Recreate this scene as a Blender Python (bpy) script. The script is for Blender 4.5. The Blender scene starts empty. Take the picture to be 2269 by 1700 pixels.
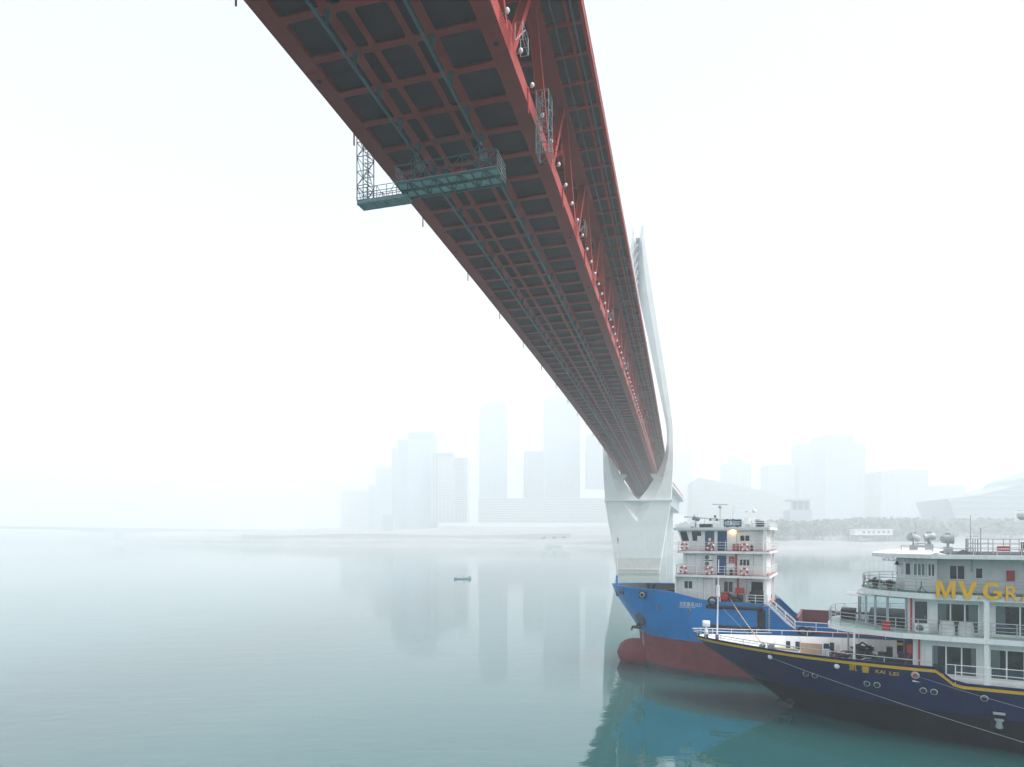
import bpy, bmesh, math, random
from mathutils import Vector, Matrix
random.seed(7)
R = math.radians
sc = bpy.context.scene
col = sc.collection

# ------------------------------------------------------------------ camera, sky, sun, exposure
CAM_H = 13.6                      # the camera stands 13.6 m above the river
FPX = 1396.6                      # focal length in pixels of the 2269 px wide photograph
cd = bpy.data.cameras.new('camera')
cd.sensor_width = 36.0
cd.lens = 36.0 * FPX / 2269.0
cd.shift_y = 340.0 / 2269.0       # level camera with a rising front
cd.clip_start = 0.5
cd.clip_end = 9000.0
cam = bpy.data.objects.new('camera', cd)
cam.location = (0, 0, CAM_H)
cam.rotation_euler = (R(90), 0, 0)
col.objects.link(cam)
sc.camera = cam

SUN_EL, SUN_AZ = R(52), R(116)       # veiled sun ahead of the camera (azimuth from +Y towards +X)
w = bpy.data.worlds.new('World')
sc.world = w
w.use_nodes = True
nt = w.node_tree
nt.nodes.clear()
sky = nt.nodes.new('ShaderNodeTexSky')
sky.sky_type = 'NISHITA'
sky.sun_disc = False
sky.sun_elevation = SUN_EL
sky.sun_rotation = SUN_AZ
sky.altitude = 200.0
sky.air_density = 1.0
sky.dust_density = 3.0
sky.ozone_density = 1.0
hs = nt.nodes.new('ShaderNodeHueSaturation')
hs.inputs['Hue'].default_value = 0.485
hs.inputs['Saturation'].default_value = 0.9
bg = nt.nodes.new('ShaderNodeBackground')
bg.inputs['Strength'].default_value = 0.08
wo = nt.nodes.new('ShaderNodeOutputWorld')
nt.links.new(sky.outputs[0], hs.inputs['Color'])
veil = nt.nodes.new('ShaderNodeMix')          # high overcast: an even white veil over the clear sky
veil.data_type = 'RGBA'
veil.inputs['Factor'].default_value = 0.5
veil.inputs['B'].default_value = (5.9, 6.3, 6.6, 1)
nt.links.new(hs.outputs[0], veil.inputs['A'])
nt.links.new(veil.outputs['Result'], bg.inputs['Color'])
nt.links.new(bg.outputs[0], wo.inputs['Surface'])

sd = bpy.data.lights.new('sun', 'SUN')
sd.energy = 2.2
sd.angle = R(30)
sd.color = (1.0, 0.97, 0.93)
sun = bpy.data.objects.new('sun', sd)
sun_dir = Vector((math.sin(SUN_AZ) * math.cos(SUN_EL), math.cos(SUN_AZ) * math.cos(SUN_EL), math.sin(SUN_EL)))
sun.rotation_euler = sun_dir.to_track_quat('Z', 'Y').to_euler()
sun.location = (0, 0, 400)
col.objects.link(sun)

sc.view_settings.view_transform = 'Standard'
sc.view_settings.look = 'None'
sc.view_settings.exposure = 1.42
sc.view_settings.gamma = 1.0
sc.view_settings.use_curve_mapping = False
sc.render.engine = 'CYCLES'
cy = sc.cycles
cy.use_denoising = True
try:
    cy.denoiser = 'OPENIMAGEDENOISE'
except Exception:
    pass
cy.max_bounces = 12
cy.diffuse_bounces = 3
cy.glossy_bounces = 4
cy.transmission_bounces = 6
cy.volume_bounces = 4
cy.transparent_max_bounces = 8
cy.caustics_reflective = False
cy.caustics_refractive = False
cy.sample_clamp_indirect = 8.0

# ------------------------------------------------------------------ helpers
def px(u, v, d):
    """a point d metres in front of the camera that shows at pixel (u, v) of the photograph"""
    return Vector(((u - 1134.5) / FPX * d, d, CAM_H + (1190.0 - v) / FPX * d))

def tag(o, label=None, cat=None, group=None, kind=None):
    if label: o['label'] = label
    if cat: o['category'] = cat
    if group: o['group'] = group
    if kind: o['kind'] = kind
    return o

def empty(name, loc=(0, 0, 0), rz=0.0, parent=None):
    o = bpy.data.objects.new(name, None)
    o.empty_display_size = 0.5
    o.location = loc
    o.rotation_euler = (0, 0, rz)
    col.objects.link(o)
    if parent: o.parent = parent
    return o

def link_copy(o, parent, loc=None, rot=None):
    c = o.copy()
    col.objects.link(c)
    c.parent = parent
    if loc is not None: c.location = loc
    if rot is not None: c.rotation_euler = rot
    return c

def children(o):
    return [c for c in bpy.data.objects if c.parent is o]

def copy_tree(o, parent=None):
    c = o.copy()
    col.objects.link(c)
    c.parent = parent
    for ch in list(o.children):
        copy_tree(ch, c)
    return c

def frame_of(d, up=(0, 0, 1)):
    d = Vector(d).normalized()
    u = Vector(up)
    if abs(d.dot(u)) > 0.995: u = Vector((0, 1, 0))
    x = d.cross(u).normalized()
    y = x.cross(d).normalized()
    return x, y, d

class MB:
    """collects shapes; build() links them as ONE mesh object"""
    def __init__(self):
        self.v, self.f, self.s = [], [], []
    def add(self, vs, fs, smooth=False):
        n = len(self.v)
        self.v += [tuple(p) for p in vs]
        self.f += [[i + n for i in f] for f in fs]
        self.s += [smooth] * len(fs)
        return self
    def box(self, x0, x1, y0, y1, z0, z1):
        vs = [(x0, y0, z0), (x1, y0, z0), (x1, y1, z0), (x0, y1, z0), (x0, y0, z1), (x1, y0, z1), (x1, y1, z1), (x0, y1, z1)]
        return self.add(vs, [[3, 2, 1, 0], [4, 5, 6, 7], [0, 1, 5, 4], [1, 2, 6, 5], [2, 3, 7, 6], [3, 0, 4, 7]])
    def hexa(self, b, t):
        """four bottom and four top points, both in the same order (counter-clockwise from above)"""
        return self.add(list(b) + list(t), [[3, 2, 1, 0], [4, 5, 6, 7], [0, 1, 5, 4], [1, 2, 6, 5], [2, 3, 7, 6], [3, 0, 4, 7]])
    def bar(self, p, q, w, h, up=(0, 0, 1)):
        p, q = Vector(p), Vector(q)
        x, y, d = frame_of(q - p, up)
        c = [x * (sx * w / 2) + y * (sy * h / 2) for sx, sy in ((-1, -1), (1, -1), (1, 1), (-1, 1))]
        return self.add([p + k for k in c] + [q + k for k in c], [[3, 2, 1, 0], [4, 5, 6, 7], [0, 1, 5, 4], [1, 2, 6, 5], [2, 3, 7, 6], [3, 0, 4, 7]])
    def tube(self, p, q, r, n=6, r2=None, cap=True):
        p, q = Vector(p), Vector(q)
        r2 = r if r2 is None else r2
        x, y, d = frame_of(q - p)
        a = [2 * math.pi * i / n for i in range(n)]
        vs = [p + x * (math.cos(t) * r) + y * (math.sin(t) * r) for t in a] + [q + x * (math.cos(t) * r2) + y * (math.sin(t) * r2) for t in a]
        fs = [[i, (i + 1) % n, n + (i + 1) % n, n + i] for i in range(n)]
        self.add(vs, fs, True)
        if cap:
            self.add(vs, [list(range(n))[::-1], list(range(n, 2 * n))])
        return self
    def path(self, pts, r, n=6):
        """a round pipe along a polyline with mitred joints"""
        pts = [Vector(p) for p in pts]
        m = len(pts)
        rings = []
        px_, py_, _ = frame_of(pts[1] - pts[0])
        for i in range(m):
            if i == 0: d = pts[1] - pts[0]
            elif i == m - 1: d = pts[-1] - pts[-2]
            else: d = (pts[i + 1] - pts[i]).normalized() + (pts[i] - pts[i - 1]).normalized()
            if d.length < 1e-6: d = pts[i] - pts[i - 1]
            d.normalize()
            x = px_ - d * px_.dot(d)
            if x.length < 1e-4: x = frame_of(d)[0]
            x.normalize()
            y = d.cross(x)
            px_ = x
            rings.append([pts[i] + x * (math.cos(2 * math.pi * k / n) * r) + y * (math.sin(2 * math.pi * k / n) * r) for k in range(n)])
        return self.loft(rings, True, True, True)
    def loft(self, rings, closed=True, cap=False, smooth=True):
        n = len(rings[0])
        vs = [p for r in rings for p in r]
        fs = []
        for i in range(len(rings) - 1):
            for k in range(n if closed else n - 1):
                k2 = (k + 1) % n
                fs.append([i * n + k, i * n + k2, (i + 1) * n + k2, (i + 1) * n + k])
        self.add(vs, fs, smooth)
        if cap:
            self.add(rings[0], [list(range(n))[::-1]])
            self.add(rings[-1], [list(range(n))])
        return self
    def lathe(self, prof, c, axis=(0, 0, 1), n=12, smooth=True):
        """prof: (radius, height) pairs along the axis from point c"""
        c = Vector(c)
        x, y, d = frame_of(axis)
        rings = [[c + d * h + x * (math.cos(2 * math.pi * k / n) * max(r, 1e-4)) + y * (math.sin(2 * math.pi * k / n) * max(r, 1e-4)) for k in range(n)] for r, h in prof]
        return self.loft(rings, True, True, smooth)
    def prism(self, poly, lo, hi, fn=None):
        """a polygon (2-D points, counter-clockwise) pulled from lo to hi; fn maps (a, b, h) to 3-D"""
        fn = fn or (lambda a, b, h: (a, b, h))
        n = len(poly)
        vs = [fn(a, b, lo) for a, b in poly] + [fn(a, b, hi) for a, b in poly]
        fs = [list(range(n))[::-1], list(range(n, 2 * n))]
        fs += [[i, (i + 1) % n, n + (i + 1) % n, n + i] for i in range(n)]
        return self.add(vs, fs)
    def mesh(self, name):
        me = bpy.data.meshes.new(name)
        me.from_pydata(self.v, [], self.f)
        me.polygons.foreach_set('use_smooth', self.s)
        me.validate()
        me.update()
        return me
    def build(self, name, mat, parent=None, fix=True):
        me = self.mesh(name)
        if fix:
            bm = bmesh.new()
            bm.from_mesh(me)
            bmesh.ops.recalc_face_normals(bm, faces=bm.faces)
            bm.to_mesh(me)
            bm.free()
        if mat: me.materials.append(mat)
        o = bpy.data.objects.new(name, me)
        col.objects.link(o)
        if parent: o.parent = parent
        return o

def mk(name, fn, mat, parent=None):
    m = MB()
    fn(m)
    return m.build(name, mat, parent)

# ------------------------------------------------------------------ materials
def mat(name, c, rough=0.5, metal=0.0, var=0.12, scale=1.5, bump=0.0, bscale=20.0, c2=None, streak=0.0, spec=0.5, seams=None, rnd=0.0, sdark=0.62):
    """painted or plain surface: base colour with blotches, optional second colour in streaks and grain"""
    m = bpy.data.materials.new(name)
    m.use_nodes = True
    t = m.node_tree
    b = t.nodes['Principled BSDF']
    b.inputs['Roughness'].default_value = rough
    b.inputs['Metallic'].default_value = metal
    b.inputs['Specular IOR Level'].default_value = spec
    tc = t.nodes.new('ShaderNodeTexCoord')
    n1 = t.nodes.new('ShaderNodeTexNoise')
    n1.inputs['Scale'].default_value = scale
    n1.inputs['Detail'].default_value = 5.0
    n1.inputs['Roughness'].default_value = 0.65
    t.links.new(tc.outputs['Object'], n1.inputs['Vector'])
    rp = t.nodes.new('ShaderNodeValToRGB')
    d = [max(0.0, k * (1 - var)) for k in c]
    l = [min(1.0, k * (1 + var)) for k in c]
    rp.color_ramp.elements[0].position = 0.3
    rp.color_ramp.elements[0].color = (*d, 1)
    rp.color_ramp.elements[1].position = 0.7
    rp.color_ramp.elements[1].color = (*l, 1)
    t.links.new(n1.outputs['Fac'], rp.inputs['Fac'])
    out = rp.outputs['Color']
    if c2 is not None and streak > 0:
        mp = t.nodes.new('ShaderNodeMapping')
        mp.inputs['Scale'].default_value = (2.2, 2.2, 0.22)
        t.links.new(tc.outputs['Object'], mp.inputs['Vector'])
        n2 = t.nodes.new('ShaderNodeTexNoise')
        n2.inputs['Scale'].default_value = 1.6
        n2.inputs['Detail'].default_value = 6.0
        n2.inputs['Roughness'].default_value = 0.7
        t.links.new(mp.outputs[0], n2.inputs['Vector'])
        r2 = t.nodes.new('ShaderNodeValToRGB')
        r2.color_ramp.elements[0].position = 0.52
        r2.color_ramp.elements[0].color = (0, 0, 0, 1)
        r2.color_ramp.elements[1].position = 0.78
        r2.color_ramp.elements[1].color = (streak, streak, streak, 1)
        t.links.new(n2.outputs['Fac'], r2.inputs['Fac'])
        mx = t.nodes.new('ShaderNodeMix')
        mx.data_type = 'RGBA'
        t.links.new(r2.outputs['Color'], mx.inputs['Factor'])
        t.links.new(out, mx.inputs['A'])
        mx.inputs['B'].default_value = (*c2, 1)
        out = mx.outputs['Result']
    if rnd > 0:
        oi = t.nodes.new('ShaderNodeObjectInfo')
        mr = t.nodes.new('ShaderNodeMapRange')
        mr.inputs['To Min'].default_value = 1 - rnd
        mr.inputs['To Max'].default_value = 1 + rnd
        t.links.new(oi.outputs['Random'], mr.inputs['Value'])
        hv = t.nodes.new('ShaderNodeHueSaturation')
        t.links.new(mr.outputs[0], hv.inputs['Value'])
        t.links.new(out, hv.inputs['Color'])
        out = hv.outputs[0]
    if seams:
        sp = t.nodes.new('ShaderNodeSeparateXYZ')
        t.links.new(tc.outputs['Object'], sp.inputs[0])
        cb = t.nodes.new('ShaderNodeCombineXYZ')
        t.links.new(sp.outputs['X'], cb.inputs['X'])
        t.links.new(sp.outputs['Z'], cb.inputs['Y'])
        bk = t.nodes.new('ShaderNodeTexBrick')
        bk.inputs['Scale'].default_value = 1.0
        bk.inputs['Brick Width'].default_value = seams[0]
        bk.inputs['Row Height'].default_value = seams[1]
        bk.inputs['Mortar Size'].default_value = 0.012
        bk.inputs['Mortar Smooth'].default_value = 0.6
        bk.inputs['Color1'].default_value = (1, 1, 1, 1)
        c2v = 1 - (1 - sdark) * 0.37
        bk.inputs['Color2'].default_value = (c2v, c2v, c2v, 1)
        bk.inputs['Mortar'].default_value = (sdark, sdark * 0.98, sdark * 0.96, 1)
        t.links.new(cb.outputs[0], bk.inputs['Vector'])
        ml = t.nodes.new('ShaderNodeMix')
        ml.data_type = 'RGBA'
        ml.blend_type = 'MULTIPLY'
        ml.inputs['Factor'].default_value = 1.0
        t.links.new(out, ml.inputs['A'])
        t.links.new(bk.outputs['Color'], ml.inputs['B'])
        out = ml.outputs['Result']
        bq = t.nodes.new('ShaderNodeBump')
        bq.inputs['Strength'].default_value = 0.25
        bq.inputs['Distance'].default_value = 0.01
        t.links.new(bk.outputs['Fac'], bq.inputs['Height'])
        nd = t.nodes.new('ShaderNodeTexNoise')
        nd.inputs['Scale'].default_value = 0.9
        t.links.new(tc.outputs['Object'], nd.inputs['Vector'])
        bq2 = t.nodes.new('ShaderNodeBump')
        bq2.inputs['Strength'].default_value = 0.12
        bq2.inputs['Distance'].default_value = 0.08
        t.links.new(nd.outputs['Fac'], bq2.inputs['Height'])
        t.links.new(bq.outputs[0], bq2.inputs['Normal'])
        t.links.new(bq2.outputs[0], b.inputs['Normal'])
    t.links.new(out, b.inputs['Base Color'])
    if bump > 0:
        n3 = t.nodes.new('ShaderNodeTexNoise')
        n3.inputs['Scale'].default_value = bscale
        n3.inputs['Detail'].default_value = 3.0
        t.links.new(tc.outputs['Object'], n3.inputs['Vector'])
        bp = t.nodes.new('ShaderNodeBump')
        bp.inputs['Strength'].default_value = bump
        bp.inputs['Distance'].default_value = 0.02
        t.links.new(n3.outputs['Fac'], bp.inputs['Height'])
        t.links.new(bp.outputs[0], b.inputs['Normal'])
    return m

def plain(name, c, rough=0.5, metal=0.0, emit=None, es=0.0, trans=0.0, ior=1.45):
    m = bpy.data.materials.new(name)
    m.use_nodes = True
    b = m.node_tree.nodes['Principled BSDF']
    b.inputs['Base Color'].default_value = (*c, 1)
    b.inputs['Roughness'].default_value = rough
    b.inputs['Metallic'].default_value = metal
    b.inputs['IOR'].default_value = ior
    b.inputs['Transmission Weight'].default_value = trans
    if emit:
        b.inputs['Emission Color'].default_value = (*emit, 1)
        b.inputs['Emission Strength'].default_value = es
    return m

RED = mat('red_bridge_paint', (0.40, 0.030, 0.018), 0.5, var=0.16, scale=0.35, c2=(0.20, 0.03, 0.03), streak=0.5, spec=0.3, rnd=0.10)
DECKPLATE = mat('shade_toned_deck_plate', (0.022, 0.006, 0.012), 0.8, var=0.35, scale=0.8, rnd=0.35)  # near-black colour carries the shade between the deck beams
TEAL = mat('teal_steel_paint', (0.055, 0.125, 0.14), 0.45, var=0.2, scale=1.2, c2=(0.05, 0.10, 0.10), streak=0.5)
GALV = mat('galvanised_steel', (0.30, 0.34, 0.35), 0.4, 0.6, var=0.15, scale=3)
DARKHOLE = plain('dark_opening', (0.012, 0.012, 0.015), 0.9)
CONC = mat('pale_concrete', (0.82, 0.83, 0.81), 0.75, var=0.06, scale=0.12, c2=(0.42, 0.42, 0.38), streak=0.5, seams=(9.0, 4.5), sdark=0.84)
CONC_STAIN = mat('stained_concrete', (0.66, 0.63, 0.58), 0.8, var=0.1, scale=0.4, c2=(0.36, 0.27, 0.20), streak=0.6)
WHITE = mat('white_ship_paint', (0.86, 0.86, 0.85), 0.4, var=0.05, scale=0.9, c2=(0.50, 0.40, 0.32), streak=0.42, seams=(1.5, 2.3), sdark=0.86)
LAMPW = plain('lamp_glass_white', (0.85, 0.87, 0.88), 0.15)
# ------------------------------------------------------------------ river
def build_water():
    m = bpy.data.materials.new('river_water')
    m.use_nodes = True
    t = m.node_tree
    b = t.nodes['Principled BSDF']
    b.inputs['Roughness'].default_value = 0.035
    b.inputs['IOR'].default_value = 2.0
    tc = t.nodes.new('ShaderNodeTexCoord')
    nz = t.nodes.new('ShaderNodeTexNoise')
    nz.inputs['Scale'].default_value = 0.05
    nz.inputs['Detail'].default_value = 3
    t.links.new(tc.outputs['Object'], nz.inputs['Vector'])
    rp = t.nodes.new('ShaderNodeValToRGB')
    rp.color_ramp.elements[0].position = 0.35
    rp.color_ramp.elements[0].color = (0.018, 0.098, 0.102, 1)
    rp.color_ramp.elements[1].position = 0.65
    rp.color_ramp.elements[1].color = (0.028, 0.108, 0.108, 1)
    t.links.new(nz.outputs['Fac'], rp.inputs['Fac'])
    t.links.new(rp.outputs[0], b.inputs['Base Color'])
    prev = None
    for sx, sy, s, st, dist in ((0.45, 1.0, 0.30, 0.07, 0.35), (0.5, 1.0, 1.3, 0.10, 0.08), (0.7, 1.0, 5.0, 0.06, 0.02)):
        mp = t.nodes.new('ShaderNodeMapping')
        mp.inputs['Scale'].default_value = (sx, sy, 1)
        mp.inputs['Rotation'].default_value = (0, 0, R(-18))
        t.links.new(tc.outputs['Object'], mp.inputs['Vector'])
        n = t.nodes.new('ShaderNodeTexNoise')
        n.inputs['Scale'].default_value = s
        n.inputs['Detail'].default_value = 2.5
        n.inputs['Roughness'].default_value = 0.5
        n.inputs['Distortion'].default_value = 0.3
        t.links.new(mp.outputs[0], n.inputs['Vector'])
        bp = t.nodes.new('ShaderNodeBump')
        bp.inputs['Strength'].default_value = st
        pn = t.nodes.new('ShaderNodeTexNoise')      # calm and ruffled patches drawn out along the current
        pn.inputs['Scale'].default_value = 0.035
        pn.inputs['Detail'].default_value = 4
        pm = t.nodes.new('ShaderNodeMapping')
        pm.inputs['Scale'].default_value = (0.35, 1, 1)
        pm.inputs['Rotation'].default_value = (0, 0, R(-12))
        t.links.new(tc.outputs['Object'], pm.inputs['Vector'])
        t.links.new(pm.outputs[0], pn.inputs['Vector'])
        pr = t.nodes.new('ShaderNodeMapRange')
        pr.inputs['From Min'].default_value = 0.35
        pr.inputs['From Max'].default_value = 0.65
        pr.inputs['To Min'].default_value = st * 0.35
        pr.inputs['To Max'].default_value = st * 1.6
        t.links.new(pn.outputs['Fac'], pr.inputs['Value'])
        t.links.new(pr.outputs[0], bp.inputs['Strength'])
        bp.inputs['Distance'].default_value = dist
        t.links.new(n.outputs['Fac'], bp.inputs['Height'])
        if prev: t.links.new(prev, bp.inputs['Normal'])
        prev = bp.outputs[0]
    t.links.new(prev, b.inputs['Normal'])
    o = MB().add([(-2300, -300, 0), (2300, -300, 0), (2300, 2600, 0), (-2300, 2600, 0)], [[0, 1, 2, 3]]).build('river_water', m)
    tag(o, 'pale green river water mirroring ships and skyline', 'water', kind='structure')
build_water()
# ------------------------------------------------------------------ the truss bridge
B_TH = 0.26577                      # the bridge runs 15 degrees to the right of the camera's view
B_X, B_Y0, B_Z0 = -16.945, 36.47, CAM_H + 29.81
PAN, BAY = 12.8, 3.2
NB, NE = -4, 22                     # panels built
TW = 250.0                          # the tower stands at this distance along the bridge

def bz(y):
    t = y - B_Y0
    return B_Z0 + 0.00463 * t - 0.00014 * t * t
def bslope(y):
    t = y - B_Y0
    return 0.00463 - 0.00028 * t

bridge = empty('truss_bridge', (0, 0, 0), -B_TH)
tag(bridge, 'red steel double-deck truss bridge crossing overhead into the haze', 'bridge')
def bpt(x, y, dz=0.0):
    return Vector((B_X + x, y, bz(y) + dz))

def fillet_flange(y_half, xs_open, r, x_end):
    """outline of a cross-beam bottom flange whose sides flare at every crossing"""
    # xs_open: list of (x0, x1) cell openings along the beam, between them the crossings
    top = []
    for x0, x1 in xs_open:
        rr = min(r, (x1 - x0) * 0.45)
        n = 4
        for k in range(n + 1):
            a = math.pi / 2 * k / n
            top.append((x0 + rr - rr * math.cos(a) , y_half + rr - rr * math.sin(a)))
        for k in range(n + 1):
            a = math.pi / 2 * (n - k) / n
            top.append((x1 - rr + rr * math.cos(a), y_half + rr - rr * math.sin(a)))
    return top

CELLS = [(-5.45, -2.85), (-2.2, -1.43), (-1.0, 1.0), (1.43, 2.2), (2.85, 5.45)]
def crossbeam_mesh(cells, half, depth, r=0.22):
    m = MB()
    top = fillet_flange(half, cells, r, 0)
    outline = [(x, y) for x, y in top]
    bot = [(x, -y) for x, y in reversed(top)]
    # strip of quads between the two mirrored edges
    n = len(top)
    th = 0.04
    vs = [(x, y, 0) for x, y in top] + [(x, -y, 0) for x, y in top] + [(x, y, th) for x, y in top] + [(x, -y, th) for x, y in top]
    fs = []
    for i in range(n - 1):
        fs.append([i, i + 1, n + i + 1, n + i])
        fs.append([2 * n + i, 3 * n + i, 3 * n + i + 1, 2 * n + i + 1])
        fs.append([i, 2 * n + i, 2 * n + i + 1, i + 1])
        fs.append([n + i, n + i + 1, 3 * n + i + 1, 3 * n + i])
    fs.append([0, n, 3 * n, 2 * n])
    fs.append([n - 1, 3 * n - 1, 4 * n - 1, 2 * n - 1])
    m.add(vs, fs)
    x0, x1 = cells[0][0], cells[-1][1]
    m.box(x0, x1, -0.02, 0.02, th, depth)
    if depth < 0.7: return m
    for a, b in cells:
        if b - a > 1.5:
            for k in (1, 2):
                xx = a + (b - a) * k / 3
                m.box(xx - 0.012, xx + 0.012, -0.16, 0.16, th, depth)
    return m

cb0 = crossbeam_mesh(CELLS, 0.24, 0.3).build('crossbeam', RED, bridge)
UCELLS = [(-9.45, -6.75), (-5.3, -2.85), (-2.2, 2.2), (2.85, 5.3), (6.75, 8.35), (8.6, 9.45)]
ub0 = crossbeam_mesh(UCELLS, 0.15, 0.35, 0.12).build('upper_crossbeam', RED, bridge)
TRH = 9.35                          # upper flange level above the lower one
def hanger(m):
    m.box(-0.17, 0.17, -0.03, 0.03, -0.3, -0.002)
    m.add([(-0.15, -0.03, -0.3), (0.15, -0.03, -0.3), (0.06, -0.03, -0.95), (-0.06, -0.03, -0.95), (-0.15, 0.03, -0.3), (0.15, 0.03, -0.3), (0.06, 0.03, -0.95), (-0.06, 0.03, -0.95)],
          [[0, 1, 2, 3], [7, 6, 5, 4], [0, 4, 5, 1], [1, 5, 6, 2], [2, 6, 7, 3], [3, 7, 4, 0]])
    m.box(-0.13, 0.13, -0.12, 0.12, -0.06, -0.002)
hg0 = mk('rail_hanger', hanger, TEAL, bridge)
def flood(m):
    m.box(-0.02, 0.16, -0.05, 0.05, -0.02, 0.05)
    m.bar((0.14, 0, 0.02), (0.2, 0, 0.16), 0.06, 0.06)
    m.lathe([(0.09, -0.1), (0.13, -0.02), (0.15, 0.0)], (0.22, 0, 0.16), (0.5, 0, -0.87), 10)
fl0 = mk('floodlight', flood, GALV, bridge)
lens = MB().lathe([(0.17, 0.0), (0.18, 0.03), (0.155, 0.12), (0.09, 0.175), (0.03, 0.19)], (0.22, 0, 0.16), (0.85, 0, -0.52), 12).build('lamp_glass', LAMPW, fl0)

def tilt(y):
    return (math.atan(bslope(y)), 0, 0)

y_lo, y_hi = B_Y0 + NB * PAN, B_Y0 + NE * PAN
first = True
for i in range(NB * 4, NE * 4 + 1):
    y = B_Y0 + 1.6 + i * BAY
    p, rt = bpt(0, y), tilt(y)
    pu = bpt(0, y, TRH)
    if first:
        for o in (cb0, ub0): o.rotation_euler = rt
        cb0.location, ub0.location = p, pu
        hg0.location, hg0.rotation_euler = bpt(-2.53, y), rt
        link_copy(hg0, bridge, bpt(2.53, y), rt)
        fl0.location = bpt(6.62, y + 1.0, 1.16)
        first = False
        continue
    link_copy(cb0, bridge, p, rt)
    link_copy(ub0, bridge, pu, rt)
    for sx in (-1, 1):
        link_copy(hg0, bridge, bpt(sx * 2.53, y), rt)
    if -6 <= i <= 70:
        f = link_copy(fl0, bridge, bpt(6.62, y + 1.0, 1.16))
        link_copy(lens, f)

def seg(m, x0, x1, ya, yb, d0, d1):
    """a straight piece of girder following the bridge between two distances"""
    a, b = bz(ya), bz(yb)
    m.hexa([(B_X + x0, ya, a + d0), (B_X + x1, ya, a + d0), (B_X + x1, yb, b + d0), (B_X + x0, yb, b + d0)],
           [(B_X + x0, ya, a + d1), (B_X + x1, ya, a + d1), (B_X + x1, yb, b + d1), (B_X + x0, yb, b + d1)])

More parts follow.
